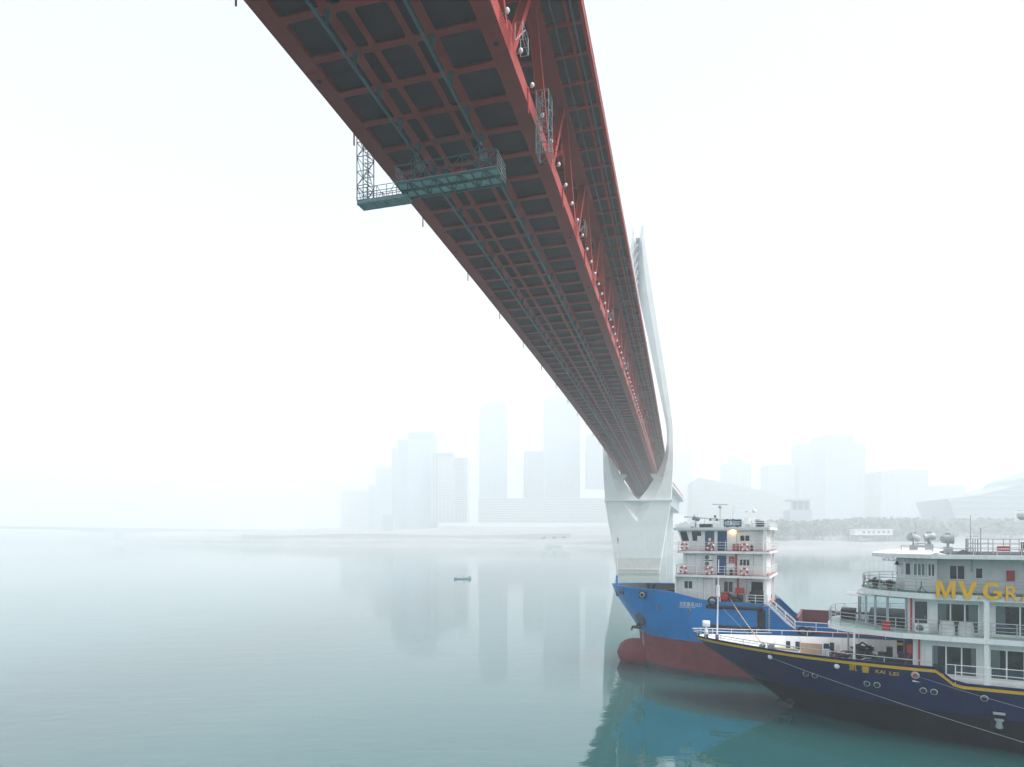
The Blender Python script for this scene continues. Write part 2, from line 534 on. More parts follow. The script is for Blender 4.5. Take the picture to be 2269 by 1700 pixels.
CH0, CH1 = 5.46, 6.6
for k in range(NB, NE):
    ya, yb = B_Y0 + k * PAN, B_Y0 + (k + 1) * PAN
    yb2 = yb - 0.02
    for sx in (-1, 1):
        m = MB(); a, b = sorted((sx * CH0, sx * CH1)); seg(m, a, b, ya, yb2, -0.012, 1.15)
        ch = m.build('lower_chord', RED, bridge)
        # inspection hatch in the chord's bottom plate
        m = MB()
        yh = ya
        for q in range(9):
            xx = sx * 6.03 - 0.42 + q * 0.105
            seg(m, xx - 0.04, xx + 0.04, yh - 0.75, yh + 0.75, -0.03, -0.0125)
        m.build('hatch_plate', RED, ch)
        m = MB().lathe([(0.15, -0.035), (0.15, 0.0)], bpt(sx * 6.03, yh, -0.012), (0, 0, 1), 12)
        m.build('drain_hole', DARKHOLE, ch)
        m = MB().tube(bpt(sx * 6.66, yh + 5.6, 1.0), bpt(sx * 6.66, yh + 5.6, -0.75), 0.06, 8)
        m.build('drain_pipe', RED, bridge)
        m = MB(); a, b = sorted((sx * 5.32, sx * 6.72)); seg(m, a, b, ya, yb2, TRH - 0.012, TRH + 1.0)
        m.build('upper_chord', RED, bridge)
        for xs, w in ((1.215, 0.21), (2.525, 0.32)):
            m = MB()
            seg(m, sx * xs - w, sx * xs + w, ya, yb2, 0.006, 0.03)
            seg(m, sx * xs - 0.015, sx * xs + 0.015, ya, yb2, 0.03, 0.295)
            m.build('stringer', RED, bridge)
        for xs, w in ((2.525, 0.2), (8.48, 0.12)):
            m = MB()
            seg(m, sx * xs - w, sx * xs + w, ya, yb2, TRH + 0.006, TRH + 0.03)
            seg(m, sx * xs - 0.015, sx * xs + 0.015, ya, yb2, TRH + 0.03, TRH + 0.345)
            m.build('upper_stringer', RED, bridge)
        for lx, dz in ((2.53, 0.0),):
            m = MB()
            seg(m, sx * lx - 0.09, sx * lx + 0.09, ya, yb2, -1.06, -1.03)
            seg(m, sx * lx - 0.02, sx * lx + 0.02, ya, yb2, -1.03, -0.9)
            seg(m, sx * lx - 0.07, sx * lx + 0.07, ya, yb2, -0.9, -0.875)
            m.build('gantry_rail', TEAL, bridge)
        for lx in (7.5, 8.95):
            m = MB()
            seg(m, sx * lx - 0.06, sx * lx + 0.06, ya, yb2, TRH - 0.30, TRH - 0.15)
            seg(m, sx * lx - 0.05, sx * lx + 0.05, ya + 6.2, ya + 6.4, TRH - 0.15, TRH - 0.002)
            m.build('upper_gantry_rail', TEAL, bridge)
        m = MB(); a, b = sorted((sx * 9.45, sx * 9.75)); seg(m, a, b, ya, yb2, TRH - 0.05, TRH + 1.25)
        m.build('deck_fascia', RED, bridge)
        m = MB()
        for dz in (1.55, 1.9, 2.25):
            a, b = sorted((sx * 9.55, sx * 9.61)); seg(m, a, b, ya, yb2, TRH + dz - 0.03, TRH + dz + 0.03)
        for q in range(4):
            a, b = sorted((sx * 9.53, sx * 9.63)); seg(m, a, b, ya + q * 3.2 + 0.5, ya + q * 3.2 + 0.62, TRH + 1.25, TRH + 2.28)
        m.build('parapet_rail', GALV, bridge)
        m = MB()
        for q in range(4):
            a, b = sorted((sx * 9.752, sx * 9.81)); seg(m, a, b, ya + q * 3.2 + 0.05, ya + q * 3.2 + 3.1, TRH + 0.55, TRH + 1.1)
        m.build('edge_trim_panel', WHITE, bridge)
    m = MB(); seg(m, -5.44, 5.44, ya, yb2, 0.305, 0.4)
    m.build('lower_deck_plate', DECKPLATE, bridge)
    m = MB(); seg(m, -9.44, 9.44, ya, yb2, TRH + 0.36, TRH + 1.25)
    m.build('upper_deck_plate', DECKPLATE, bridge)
    # Warren truss: a pair of diagonals to every lower node
    yn = ya + 1.9
    for sx in (-1, 1):
        X = sx * 6.1
        for dy in (-PAN / 2, PAN / 2):
            m = MB()
            p, q = bpt(X, yn + math.copysign(0.55, dy), 1.1), bpt(X, yn + dy - math.copysign(0.6, dy), TRH + 0.05)
            d = (q - p).normalized()
            up = Vector((1, 0, 0))
            x, y_, d = frame_of(d, up)
            # I-section: two flanges facing across the bridge, one web
            m.bar(p + up * 0.33, q + up * 0.33, 0.42, 0.035, up)
            m.bar(p - up * 0.33, q - up * 0.33, 0.42, 0.035, up)
            m.bar(p, q, 0.03, 0.62, up)
            m.build('diagonal', RED, bridge)
        # gusset with splice ribs
        m = MB()
        for off in (-0.345, 0.345):
            o = X + off
            pts = [(-1.5, 1.145), (1.5, 1.145), (0.75, 2.25), (0.35, 2.45), (-0.35, 2.45), (-0.75, 2.25)]
            m.prism(pts, -0.02, 0.02, lambda a, b, h: tuple(bpt(o, yn + a, b) + Vector((h, 0, 0))))
        g = m.build('gusset', RED, bridge)
        if -2 <= k <= 14 and sx == 1:
            m = MB()
            for r_ in range(9):
                for c_ in range(2):
                    z = 1.3 + r_ * 0.11
                    pc = bpt(X + 0.375, yn - 0.45 + c_ * 0.8, z)
                    m.box(pc.x - 0.012, pc.x + 0.03, pc.y - 0.24, pc.y + 0.24, pc.z - 0.028, pc.z + 0.028)
            m.build('splice_ribs', RED, g)['kind'] = 'stuff'
            m = MB()
            for r_ in range(14):
                for c_ in range(6):
                    pc = bpt(6.6, ya - 1.2 + r_ * 0.17, 0.12 + c_ * 0.17)
                    m.box(pc.x, pc.x + 0.03, pc.y - 0.03, pc.y + 0.03, pc.z - 0.03, pc.z + 0.03)
            m.build('bolt_field', RED, g)['kind'] = 'stuff'
            m = MB()
            b0 = bpt(6.75, yn - 0.2, 1.3)
            for dx, dy in ((0, 0), (0.5, 0), (0, 1.4), (0.5, 1.4)):
                m.tube(b0 + Vector((dx, dy, 0)), b0 + Vector((dx, dy, 1.1)), 0.025, 5)
            for dz in (0.0, 0.55, 1.1):
                m.tube(b0 + Vector((0.5, 0, dz)), b0 + Vector((0.5, 1.4, dz)), 0.02, 5)
                m.tube(b0 + Vector((0, 0, dz)), b0 + Vector((0.5, 0, dz)), 0.02, 5)
                m.tube(b0 + Vector((0, 1.4, dz)), b0 + Vector((0.5, 1.4, dz)), 0.02, 5)
            m.bar(b0, b0 + Vector((0.5, 0.7, 1.1)), 0.03, 0.03)
            m.build('node_platform', RED if k % 2 else GALV, bridge)
# ------------------------------------------------------------------ the bridge tower
tower = empty('bridge_tower', (0, 0, 0), -B_TH)
tag(tower, 'tall pale concrete bridge tower with two curved legs and forked top', 'tower')
def interp(tab, z):
    if z <= tab[0][0]: return tab[0][1]
    for (a, va), (b, vb) in zip(tab, tab[1:]):
        if z <= b:
            k = (z - a) / (b - a)
            return va + (vb - va) * k
    return tab[-1][1]
T_OUT = [(-4, 7.7), (0, 7.9), (27.6, 12.4), (40, 13.2), (50, 13.3), (57, 12.95), (64.7, 12.0), (76, 10.4), (89.8, 8.2), (110.5, 5.1), (122, 3.4), (134, 2.1)]
T_IN = [(-4, 0), (27.7, 0), (31.5, 3.2), (36.7, 6.6), (42, 9.1), (46, 10.3), (50, 10.75), (54, 10.7), (58, 10.2), (64.7, 8.9), (75, 6.8), (85.2, 4.7), (97, 2.3), (107.6, 0.0), (128, 0.0), (129, 0.45), (131, 0.75), (134, 1.35)]
T_BEV = [(-4, 0), (19.4, 0), (22.5, 2.6), (27.9, 6.0), (33.7, 9.0), (41.4, 10.9), (46, 11.5), (52, 11.75), (58, 11.35), (64.7, 10.2), (89.8, 6.3), (110.5, 3.0), (122, 1.9), (128, 1.4), (134, 1.7)]
T_DEP = [(-4, 5.2), (27.6, 5.2), (60, 4.6), (134, 2.2)]
zs = [-4, 0, 6, 12, 19.4, 21, 22.5, 25, 27.7, 29.5, 31.5, 34, 36.7, 39, 42, 44, 46, 48, 50, 52, 54, 56, 58, 61, 64.7, 70, 75, 80, 85.2, 90, 97, 103, 107.6, 114, 122, 128, 129, 131, 134]
for sx in (-1, 1):
    m = MB()
    rings = []
    for z in zs:
        xo, xi, xb, dp = interp(T_OUT, z), interp(T_IN, z), interp(T_BEV, z), interp(T_DEP, z)
        xb = min(max(xb, xi), xo - 0.12)
        rec = 2.0 * min(1.0, max(0.0, (xb - xi) / 1.6))
        pts = [(xi, -dp + rec), (xb, -dp), (xo - 0.1, -dp), (xo, -dp + 0.35), (xo, dp - 0.35), (xo - 0.1, dp), (xb, dp), (xi, dp - rec)]
        rings.append([(B_X + sx * a, TW + b, z) for a, b in pts])
    m.loft(rings, True, True, False)
    m.build('tower_leg', CONC, tower)
    # ledge round the leg and the bracket under the deck
    m = MB()
    a, b = sorted((0.05 * sx, 12.75 * sx))
    m.box(B_X + a, B_X + b, TW - 5.75, TW + 5.75, 27.35, 27.75)
    m.build('ledge', CONC, tower)
    m = MB()
    poly = [(9.2, 33.0), (8.2, 39.5), (4.7, 39.9), (5.2, 38.2), (6.6, 36.0)]
    zt = bz(TW) - 0.06
    poly = [(9.6, 36.2), (9.6, zt), (4.6, zt), (4.9, zt - 1.0), (6.2, zt - 2.6), (7.4, zt - 3.6)]
    if sx < 0: pp = [(B_X - a, b) for a, b in poly]
    else: pp = [(B_X + a, b) for a, b in poly]
    m.prism(pp, TW - 2.6, TW + 2.6, lambda a, b, h: (a, h, b))
    m.build('deck_bracket', CONC, tower)
    # service ladder with dark rungs on the pier flank
    m = MB()
    for k in range(18):
        z = 27.0 - k * 0.55
        x = interp(T_OUT, z) + 0.12
        m.box(B_X + sx * x - 0.14, B_X + sx * x + 0.14, TW - 4.3, TW - 3.7, z - 0.08, z + 0.08)
    m.build('ladder_rungs', GALV, tower)['kind'] = 'stuff'
m = MB()
for sx in (-1, 1):
    a, b = sorted((sx * 0.5, sx * 0.75))
    m.box(B_X + a, B_X + b, TW - 3.9, TW - 2.4, 93, 128.6)
m.box(B_X - 0.5, B_X + 0.5, TW - 3.3, TW - 2.4, 93, 128.6)
for k in range(30):
    m.box(B_X - 0.5, B_X + 0.5, TW - 3.75, TW - 3.3, 93.5 + k * 1.17, 93.9 + k * 1.17)
m.build('cable_anchorage', mat('anchorage_steel', (0.20, 0.25, 0.28), 0.5, var=0.1), tower)
m = MB()
rings = []
for z in (-3.9, 1.2, 5.6):
    xo, dp = interp(T_OUT, z) + 0.05, interp(T_DEP, z) + 0.05
    rings.append([(B_X - xo, TW - dp, z), (B_X + xo, TW - dp, z), (B_X + xo, TW + dp, z), (B_X - xo, TW + dp, z)])
m.loft(rings, True, True, False)
m.build('stained_footing', CONC_STAIN, tower)
m = MB().box(B_X - 9.0, B_X + 9.0, TW - 6.0, TW + 6.0, -3.0, -0.2)
m.box(B_X - 8.3, B_X + 8.3, TW - 5.5, TW + 5.5, 1.0, 1.35)
m.build('plinth', CONC_STAIN, tower)

CABLE = mat('stay_cable_sheath', (0.55, 0.58, 0.6), 0.5, var=0.05)
for j in range(9):
    za = 126.5 - (8 - j) * 3.4
    for s in (-1, 1):
        yd = TW + s * (34 + j * PAN)
        if yd > y_hi - 3: continue
        m = MB().tube((B_X, TW + s * 2.9, za), (B_X, yd, bz(yd) + TRH + 1.25), 0.11, 6)
        m.build('stay_cable', CABLE, bridge)

# ------------------------------------------------------------------ approach viaduct bending away behind the tower
via = empty('approach_viaduct', (0, 0, 0), -B_TH)
tag(via, 'curved approach viaduct with red edge behind the bridge tower', 'viaduct')
arc = []
for k in range(15):
    a = k / 14
    arc.append((B_X + 6.8 * (a * a * (3 - 2 * a)), y_hi + 0.3 + 230 * a))
def ribbon(m, off0, off1, z0, z1):
    pr = []
    for i, (x, y) in enumerate(arc):
        x2, y2 = arc[min(i + 1, 14)]
        x1, y1 = arc[max(i - 1, 0)]
        n = Vector((y2 - y1, -(x2 - x1), 0)).normalized()
        zb = bz(y_hi)
        a, b = Vector((x, y, 0)) + n * off0, Vector((x, y, 0)) + n * off1
        pr.append([(a.x, a.y, zb + z0), (b.x, b.y, zb + z0), (b.x, b.y, zb + z1), (a.x, a.y, zb + z1)])
    m.loft(pr, True, True, False)
m = MB(); ribbon(m, -10, 10, TRH - 0.2, TRH + 1.2); m.build('road_deck', CONC, via)
m = MB(); ribbon(m, -6.5, 6.5, 0.0, TRH - 0.25); m.build('side_wall', mat('viaduct_panel', (0.40, 0.46, 0.50), 0.6, var=0.1), via)
m = MB(); ribbon(m, 9.6, 10.1, TRH + 1.2, TRH + 2.4); m.build('red_parapet', RED, via)
for i in (2, 7, 12):
    m = MB(); x, y = arc[i]; m.box(x - 2.5, x + 2.5, y - 2, y + 2, -2, bz(y_hi) + 0.05); m.build('pier', CONC, via)

# ------------------------------------------------------------------ inspection gantry under the deck
GY0, GY1 = 43.6, 45.8
gan = empty('inspection_gantry', (0, 0, 0), -B_TH)
tag(gan, 'teal steel inspection gantry hanging from rails under the bridge', 'gantry')
gz = bz(44.7) - 3.1
def gp(x, y, z): return Vector((B_X + x, y, gz + z))
GX0, GX1 = -4.05, 3.95
def lattice(m, x0, x1, y0, y1, z0, z1, n, r=0.035):
    """four corner posts with rings and zig-zag bracing"""
    for x in (x0, x1):
        for y in (y0, y1):
            m.tube(gp(x, y, z0), gp(x, y, z1), r * 1.3, 5)
    for k in range(n + 1):
        z = z0 + (z1 - z0) * k / n
        c = [gp(x0, y0, z), gp(x1, y0, z), gp(x1, y1, z), gp(x0, y1, z)]
        for i in range(4): m.tube(c[i], c[(i + 1) % 4], r, 5)
        if k < n:
            z2 = z0 + (z1 - z0) * (k + 1) / n
            d = [gp(x0, y0, z2), gp(x1, y0, z2), gp(x1, y1, z2), gp(x0, y1, z2)]
            for i in range(4):
                if (k + i) % 2: m.tube(c[i], d[(i + 1) % 4], r * 0.8, 5)
                else: m.tube(d[i], c[(i + 1) % 4], r * 0.8, 5)
m = MB()
p0 = gp(GX0, GY0, 0); p1 = gp(GX1, GY1, 0)
m.box(p0.x, p1.x, p0.y, p1.y, p0.z, p0.z + 0.06)
m.build('floor_plate', mat('teal_gantry_floor', (0.42, 0.58, 0.57), 0.5, var=0.18, scale=1.4, c2=(0.10, 0.18, 0.18), streak=0.4), gan)
m = MB()
for a, b in (((GX0, GY0), (GX1, GY0)), ((GX0, GY1), (GX1, GY1)), ((GX0, (GY0 + GY1) / 2), (GX1, (GY0 + GY1) / 2))):
    m.bar(gp(a[0], a[1], -0.09), gp(b[0], b[1], -0.09), 0.1, 0.16)
nx = 8
for k in range(nx + 1):
    x = GX0 + (GX1 - GX0) * k / nx
    m.bar(gp(x, GY0, -0.08), gp(x, GY1, -0.08), 0.07, 0.12)
    if k < nx:
        x2 = GX0 + (GX1 - GX0) * (k + 1) / nx
        ya, yb = (GY0, GY1) if k % 2 else (GY1, GY0)
        m.bar(gp(x, ya, -0.06), gp(x2, yb, -0.06), 0.07, 0.09)
m.build('floor_truss', TEAL, gan)
for y in (GY0, GY1):
    m = MB()
    m.tube(gp(GX0, y, 1.25), gp(GX1, y, 1.25), 0.055, 6)
    m.tube(gp(GX0, y, 0.65), gp(GX1, y, 0.65), 0.03, 5)
    n = 6
    for k in range(n + 1):
        x = GX0 + (GX1 - GX0) * k / n
        m.tube(gp(x, y, 0.06), gp(x, y, 1.25), 0.04, 5)
        if k < n:
            x2 = GX0 + (GX1 - GX0) * (k + 1) / n
            a, b = ((x, 0.06), (x2, 1.25)) if k % 2 else ((x, 1.25), (x2, 0.06))
            m.tube(gp(a[0], y, a[1]), gp(b[0], y, b[1]), 0.045, 5)
    m.build('guard_rail', TEAL, gan)
for x in (GX0, GX1):
    m = MB()
    for z in (0.35, 0.65, 0.95, 1.25): m.tube(gp(x, GY0, z), gp(x, GY1, z), 0.035, 5)
    for y in (GY0, (GY0 + GY1) / 2, GY1): m.tube(gp(x, y, 0.06), gp(x, y, 1.25), 0.035, 5)
    m.build('end_rail', GALV, gan)
for sx in (-1, 1):
    m = MB()
    for y in (GY0 + 0.15, GY1 - 0.15):
        m.bar(gp(sx * 2.53, y, 0.0), gp(sx * 2.53, y, 2.0), 0.13, 0.13)
        m.tube(gp(sx * 2.53 - 0.5, y, 1.3), gp(sx * 2.53, y, 2.0), 0.04, 5)
        m.tube(gp(sx * 2.53 + 0.5, y, 1.3), gp(sx * 2.53, y, 2.0), 0.04, 5)
    m.bar(gp(sx * 2.53, GY0 + 0.1, 1.95), gp(sx * 2.53, GY1 - 0.1, 1.95), 0.16, 0.16)
    m.build('suspension_frame', TEAL, gan)
    m = MB()
    for y in (GY0 + 0.4, GY1 - 0.4):
        m.lathe([(0.12, -0.13), (0.16, -0.12), (0.16, 0.12), (0.12, 0.13)], gp(sx * 2.53, y, 2.1), (1, 0, 0), 10)
    m.box(gp(sx * 2.53 - 0.22, 44.4, 0).x, gp(sx * 2.53 + 0.22, 44.4, 0).x, 44.3, 45.1, gz + 1.5, gz + 2.0)
    m.build('trolley_wheels', GALV, gan)
m = MB()
random.seed(3)
for k in range(9):
    x = random.uniform(GX0 + 1, GX1 - 1)
    y = random.uniform(GY0 + 0.5, GY1 - 0.5)
    a, b, c = random.uniform(0.2, 0.5), random.uniform(0.15, 0.3), random.uniform(0.25, 0.8)
    p = gp(x, y, 0.07)
    m.box(p.x - a, p.x + a, p.y - b, p.y + b, p.z, p.z + c)
o = m.build('stored_gear', RED, gan); o['kind'] = 'stuff'
# lower wing reaching out past the deck with the ladder tower, and the cage on the far side
WX0 = -8.0
m = MB()
a, b = gp(WX0, 44.9, -0.4), gp(GX0 + 0.3, 46.0, -0.4)
m.box(a.x, b.x, a.y, b.y, a.z, a.z + 0.3)
for k in range(5):
    x = WX0 + (GX0 + 0.3 - WX0) * k / 4
    m.bar(gp(min(x, GX0), 44.93, -0.425), gp(min(x + 0.4, GX0 + 0.25), 45.97, -0.425), 0.05, 0.05)
m.build('wing_floor', mat('teal_wing_floor', (0.20, 0.31, 0.33), 0.5, var=0.15), gan)
m = MB()
for y in (44.95, 45.95):
    for z in (0.1, 0.45, 0.85): m.tube(gp(WX0, y, z), gp(GX0 + 0.3, y, z), 0.028, 5)
    for k in range(6):
        x = WX0 + (GX0 + 0.3 - WX0) * k / 5
        m.tube(gp(x, y, -0.25), gp(x, y, 0.85), 0.03, 5)
        if k < 5: m.tube(gp(x, y, -0.25 if k % 2 else 0.85), gp(x + 0.73, y, 0.85 if k % 2 else -0.25), 0.025, 5)
m.build('wing_rail', GALV, gan)
m = MB(); lattice(m, -8.0, -7.05, 44.9, 45.9, -0.1, 5.6, 5)
for k in range(17): m.tube(gp(-7.35, 44.95, 0.6 + k * 0.28), gp(-6.95, 45.3, 0.4 + k * 0.28), 0.03, 5)
m.build('ladder_tower', GALV, gan)
m = MB(); lattice(m, 6.75, 7.65, 44.0, 45.3, 0.75, 5.2, 6, 0.027)
for k in range(14): m.tube(gp(6.78, 44.4, 0.95 + k * 0.3), gp(6.78, 44.9, 0.95 + k * 0.3), 0.022, 5)
for k in range(3): m.tube(gp(7.2, 44.0, 0.8 + k * 1.5), gp(7.2, 44.0, 2.1 + k * 1.5), 0.03, 5)
m.bar(gp(6.6, 44.7, 4.9), gp(7.65, 44.7, 4.9), 0.1, 0.1)
m.build('hanging_cage', mat('grey_green_cage', (0.15, 0.20, 0.21), 0.5), gan)
# ------------------------------------------------------------------ ship helpers
HULLBLUE = mat('blue_hull_paint', (0.001, 0.23, 0.62), 0.38, var=0.10, scale=0.5, c2=(0.07, 0.09, 0.16), streak=0.5, spec=0.35, seams=(3.1, 1.45))
ANTIFOUL = mat('red_antifouling', (0.21, 0.045, 0.055), 0.6, var=0.22, scale=0.7, c2=(0.12, 0.05, 0.06), streak=0.75, spec=0.3, seams=(2.9, 1.1))
BOOT = mat('dark_boot_band', (0.05, 0.035, 0.04), 0.5, var=0.3, scale=0.8)
NAVY = mat('navy_hull_paint', (0.001, 0.014, 0.085), 0.32, spec=0.3, var=0.12, scale=0.6, c2=(0.004, 0.009, 0.03), streak=0.5, seams=(2.7, 1.2))
BLACKP = mat('black_bottom_paint', (0.002, 0.005, 0.016), 0.5, spec=0.15, var=0.3, scale=0.9)
YELLOW = mat('yellow_sign_paint', (0.78, 0.43, 0.02), 0.35, var=0.06)
YSIDE = plain('sign_letter_side', (0.02, 0.018, 0.015), 0.6)
DKSTEEL = mat('dark_deck_machinery', (0.030, 0.036, 0.045), 0.5, var=0.3, scale=3)
DKBLUE = mat('dark_blue_door', (0.008, 0.075, 0.19), 0.35, var=0.1, scale=1.2)
RUBBER = mat('black_rubber', (0.02, 0.02, 0.022), 0.75, var=0.3, scale=4, bump=0.2)
REDP = mat('red_fire_paint', (0.45, 0.03, 0.03), 0.4, var=0.15)
RDECK = mat('red_deck_paint', (0.28, 0.055, 0.05), 0.6, var=0.2, scale=1.5)
GREYP = mat('light_grey_paint', (0.42, 0.45, 0.47), 0.4, var=0.08)
STEELRAIL = mat('steel_handrail', (0.45, 0.47, 0.48), 0.35, 0.4, var=0.08)
ROPE = mat('mooring_rope', (0.52, 0.42, 0.28), 0.85, var=0.2, scale=8)
THINROPE = mat('thin_wire_rope', (0.35, 0.36, 0.36), 0.7, var=0.1)
DARKGLASS = plain('dark_window_glass', (0.012, 0.028, 0.045), 0.06)
def clear_glass():
    m = bpy.data.materials.new('clear_window_glass')
    m.use_nodes = True
    t = m.node_tree
    t.nodes.clear()
    o = t.nodes.new('ShaderNodeOutputMaterial')
    mx = t.nodes.new('ShaderNodeMixShader')
    fr = t.nodes.new('ShaderNodeFresnel')
    fr.inputs['IOR'].default_value = 1.5
    tr = t.nodes.new('ShaderNodeBsdfTransparent')
    tr.inputs['Color'].default_value = (0.62, 0.74, 0.76, 1)
    gl = t.nodes.new('ShaderNodeBsdfGlossy')
    gl.inputs['Roughness'].default_value = 0.03
    t.links.new(fr.outputs[0], mx.inputs[0])
    t.links.new(tr.outputs[0], mx.inputs[1])
    t.links.new(gl.outputs[0], mx.inputs[2])
    t.links.new(mx.outputs[0], o.inputs['Surface'])
    return m
CGLASS = clear_glass()

def tab(t, x):
    if x <= t[0][0]: return t[0][1]
    for (a, va), (b, vb) in zip(t, t[1:]):
        if x <= b: return va + (vb - va) * (x - a) / (b - a)
    return t[-1][1]

class Hull:
    """stem profile, fullness curve and beam of a ship; near side is -y"""
    def __init__(s, stem, full, beam, run):
        s.stem, s.full, s.beam, s.run = stem, full, beam, run
    def hb(s, x, z):
        t = (x - tab(s.stem, z)) / tab(s.run, z)
        return tab(s.beam, z) * tab(s.full, t)
    def skin(s, z0, z1, x1, nz=6, nt=26, topfn=None, off=0.0):
        """both sides of the plating between two levels as one sheet"""
        m = MB()
        zs = [z0 + (z1 - z0) * k / nz for k in range(nz + 1)]
        for sy in (-1, 1):
            rings = []
            for i in range(nt + 1):
                q = (i / nt) ** 1.6
                ring = []
                for z in zs:
                    xs = tab(s.stem, z)
                    x = xs + (x1 - xs) * q
                    zz = z
                    if topfn:
                        # squeeze the upper rows under the sheer line
                        zt = topfn(x)
                        zz = z0 + (z - z0) * (zt - z0) / (z1 - z0)
                    ring.append((x, sy * (s.hb(x, zz) + off), zz))
                rings.append(ring)
            m.loft(rings, False, False, True)
        return m

def text_mesh(body, size, shear=0.0, bold=0.0, ext=0.0):
    cu = bpy.data.curves.new('lettering', 'FONT')
    cu.body = body
    cu.size = size
    cu.shear = shear
    cu.offset = bold
    cu.extrude = ext
    cu.resolution_u = 3
    ob = bpy.data.objects.new('lettering', cu)
    col.objects.link(ob)
    bpy.context.view_layer.update()
    dg = bpy.context.evaluated_depsgraph_get()
    me = bpy.data.meshes.new_from_object(ob.evaluated_get(dg))
    bpy.data.objects.remove(ob)
    bpy.data.curves.remove(cu)
    return me

def lettering(name, body, size, fn, material, parent, width=None, bold=0.0, ext=0.0, xs=1.0):
    """text whose points are carried by fn(a, b, c) onto a surface"""
    me = text_mesh(body, size, 0, bold, ext)
    me.materials.clear()
    if len(me.vertices):
        lo = min(v.co.x for v in me.vertices); hi = max(v.co.x for v in me.vertices)
        k = (width / (hi - lo)) if width else xs
        for v in me.vertices: v.co = fn((v.co.x - lo) * k, v.co.y, v.co.z)
    me.materials.append(material)
    o = bpy.data.objects.new(name, me)
    col.objects.link(o)
    o.parent = parent
    return o

def rail(name, pts, h, material, parent, bars=3, r=0.022, step=1.2, pr=0.028, closed=False):
    m = MB()
    pts = [Vector(p) for p in pts]
    for k in range(bars):
        z = h * (k + 1) / bars
        m.path([p + Vector((0, 0, z)) for p in pts], r if k < bars - 1 else r * 1.35, 6)
    carry = 0.0
    L = sum((b - a).length for a, b in zip(pts, pts[1:]))
    n = max(1, round(L / step))
    for k in range(n + 1):
        d = L * k / n
        for a, b in zip(pts, pts[1:]):
            l = (b - a).length
            if d <= l + 1e-6:
                p = a + (b - a) * (d / l)
                break
            d -= l
        else:
            p = pts[-1]
        m.tube(p, p + Vector((0, 0, h)), pr, 6)
    return m.build(name, material, parent)

def window(x0, x1, z0, z1, y, parent, panes=2, fm=None, glass=None, fw=0.06, slant=0.0, name='window'):
    """framed window on a wall that faces -y; slant shifts the top edge along x"""
    fm = fm or WHITE
    m = MB()
    def q(x, z): return x + slant * (z - z0) / max(1e-6, z1 - z0)
    def strip(a, b, c, d, y0, y1):
        m.add([(q(a, c), y0, c), (q(b, c), y0, c), (q(b, d), y0, d), (q(a, d), y0, d), (q(a, c), y1, c), (q(b, c), y1, c), (q(b, d), y1, d), (q(a, d), y1, d)],
              [[0, 1, 2, 3], [7, 6, 5, 4], [0, 4, 5, 1], [1, 5, 6, 2], [2, 6, 7, 3], [3, 7, 4, 0]])
    strip(x0, x1, z0, z0 + fw, y - 0.05, y + 0.01)
    strip(x0, x1, z1 - fw, z1, y - 0.05, y + 0.01)
    strip(x0, x0 + fw, z0 + fw, z1 - fw, y - 0.048, y + 0.01)
    strip(x1 - fw, x1, z0 + fw, z1 - fw, y - 0.048, y + 0.01)
    for k in range(1, panes):
        xm = x0 + (x1 - x0) * k / panes
        strip(xm - fw / 2, xm + fw / 2, z0 + fw, z1 - fw, y - 0.046, y + 0.01)
    w = m.build(name, fm, parent)
    for k in range(panes):
        a = x0 + (x1 - x0) * k / panes + fw * 0.5
        b = x0 + (x1 - x0) * (k + 1) / panes - fw * 0.5
        m2 = MB()
        m2.add([(q(a, z0 + fw * .7), y - 0.02 - 0.004 * (k % 2), z0 + fw * .7), (q(b, z0 + fw * .7), y - 0.02 - 0.004 * (k % 2), z0 + fw * .7), (q(b, z1 - fw * .7), y - 0.02 - 0.004 * (k % 2), z1 - fw * .7), (q(a, z1 - fw * .7), y - 0.02 - 0.004 * (k % 2), z1 - fw * .7)], [[0, 1, 2, 3]])
        m2.build('pane', glass or DARKGLASS, w, fix=False)
    return w

def door(x0, x1, z0, z1, y, parent, material, name='door'):
    m = MB().box(x0, x1, y - 0.05, y + 0.01, z0, z1)
    d = m.build(name, material, parent)
    m = MB()
    for a, b, c, e in ((x0 - 0.05, x0, z0, z1 + 0.05), (x1, x1 + 0.05, z0, z1 + 0.05), (x0, x1, z1, z1 + 0.05)):
        m.box(a, b, y - 0.06, y + 0.01, c, e)
    m.build('door_frame', WHITE, d)
    m = MB().tube((x1 - 0.12, y - 0.1, (z0 + z1) / 2 - 0.08), (x1 - 0.12, y - 0.1, (z0 + z1) / 2 + 0.08), 0.018, 6)
    m.build('handle', STEELRAIL, d)
    return d

def slab(m, poly, z0, z1):
    m.prism(poly, z0, z1)

# ------------------------------------------------------------------ the blue river cargo ship
S1_PHI = R(27.5)
S1B = (11.12, 70.1)
ship = empty('cargo_ship', (S1B[0], S1B[1], 0), -S1_PHI)
tag(ship, 'blue and red river cargo ship with white three-storey deckhouse at its bow', 'ship')
H1 = Hull(stem=[(-1.2, 3.35), (0, 3.3), (2, 3.25), (3.4, 3.15), (4.4, 2.6), (6.0, 1.45), (7.4, 0.45), (8.4, 0.0)],
          full=[(0, 0.01), (0.04, 0.13), (0.1, 0.29), (0.2, 0.5), (0.35, 0.70), (0.5, 0.83), (0.7, 0.945), (0.85, 0.985), (1.0, 1.0)],
          beam=[(-1.2, 5.2), (0, 5.3), (3.4, 5.3), (5, 5.35), (8.4, 5.35)],
          run=[(0, 11.0), (3.4, 10.0), (5, 9.5), (8.4, 9.0)])
def sheer1(x):
    return tab([(0, 8.4), (3, 8.35), (6.5, 8.3), (8.0, 8.15), (10.5, 7.6), (12.3, 7.42), (16.5, 7.42), (18.8, 5.12), (60, 5.12)], x)
SL = 42.0
m = H1.skin(3.45, 8.4, SL, 8, 44, sheer1)
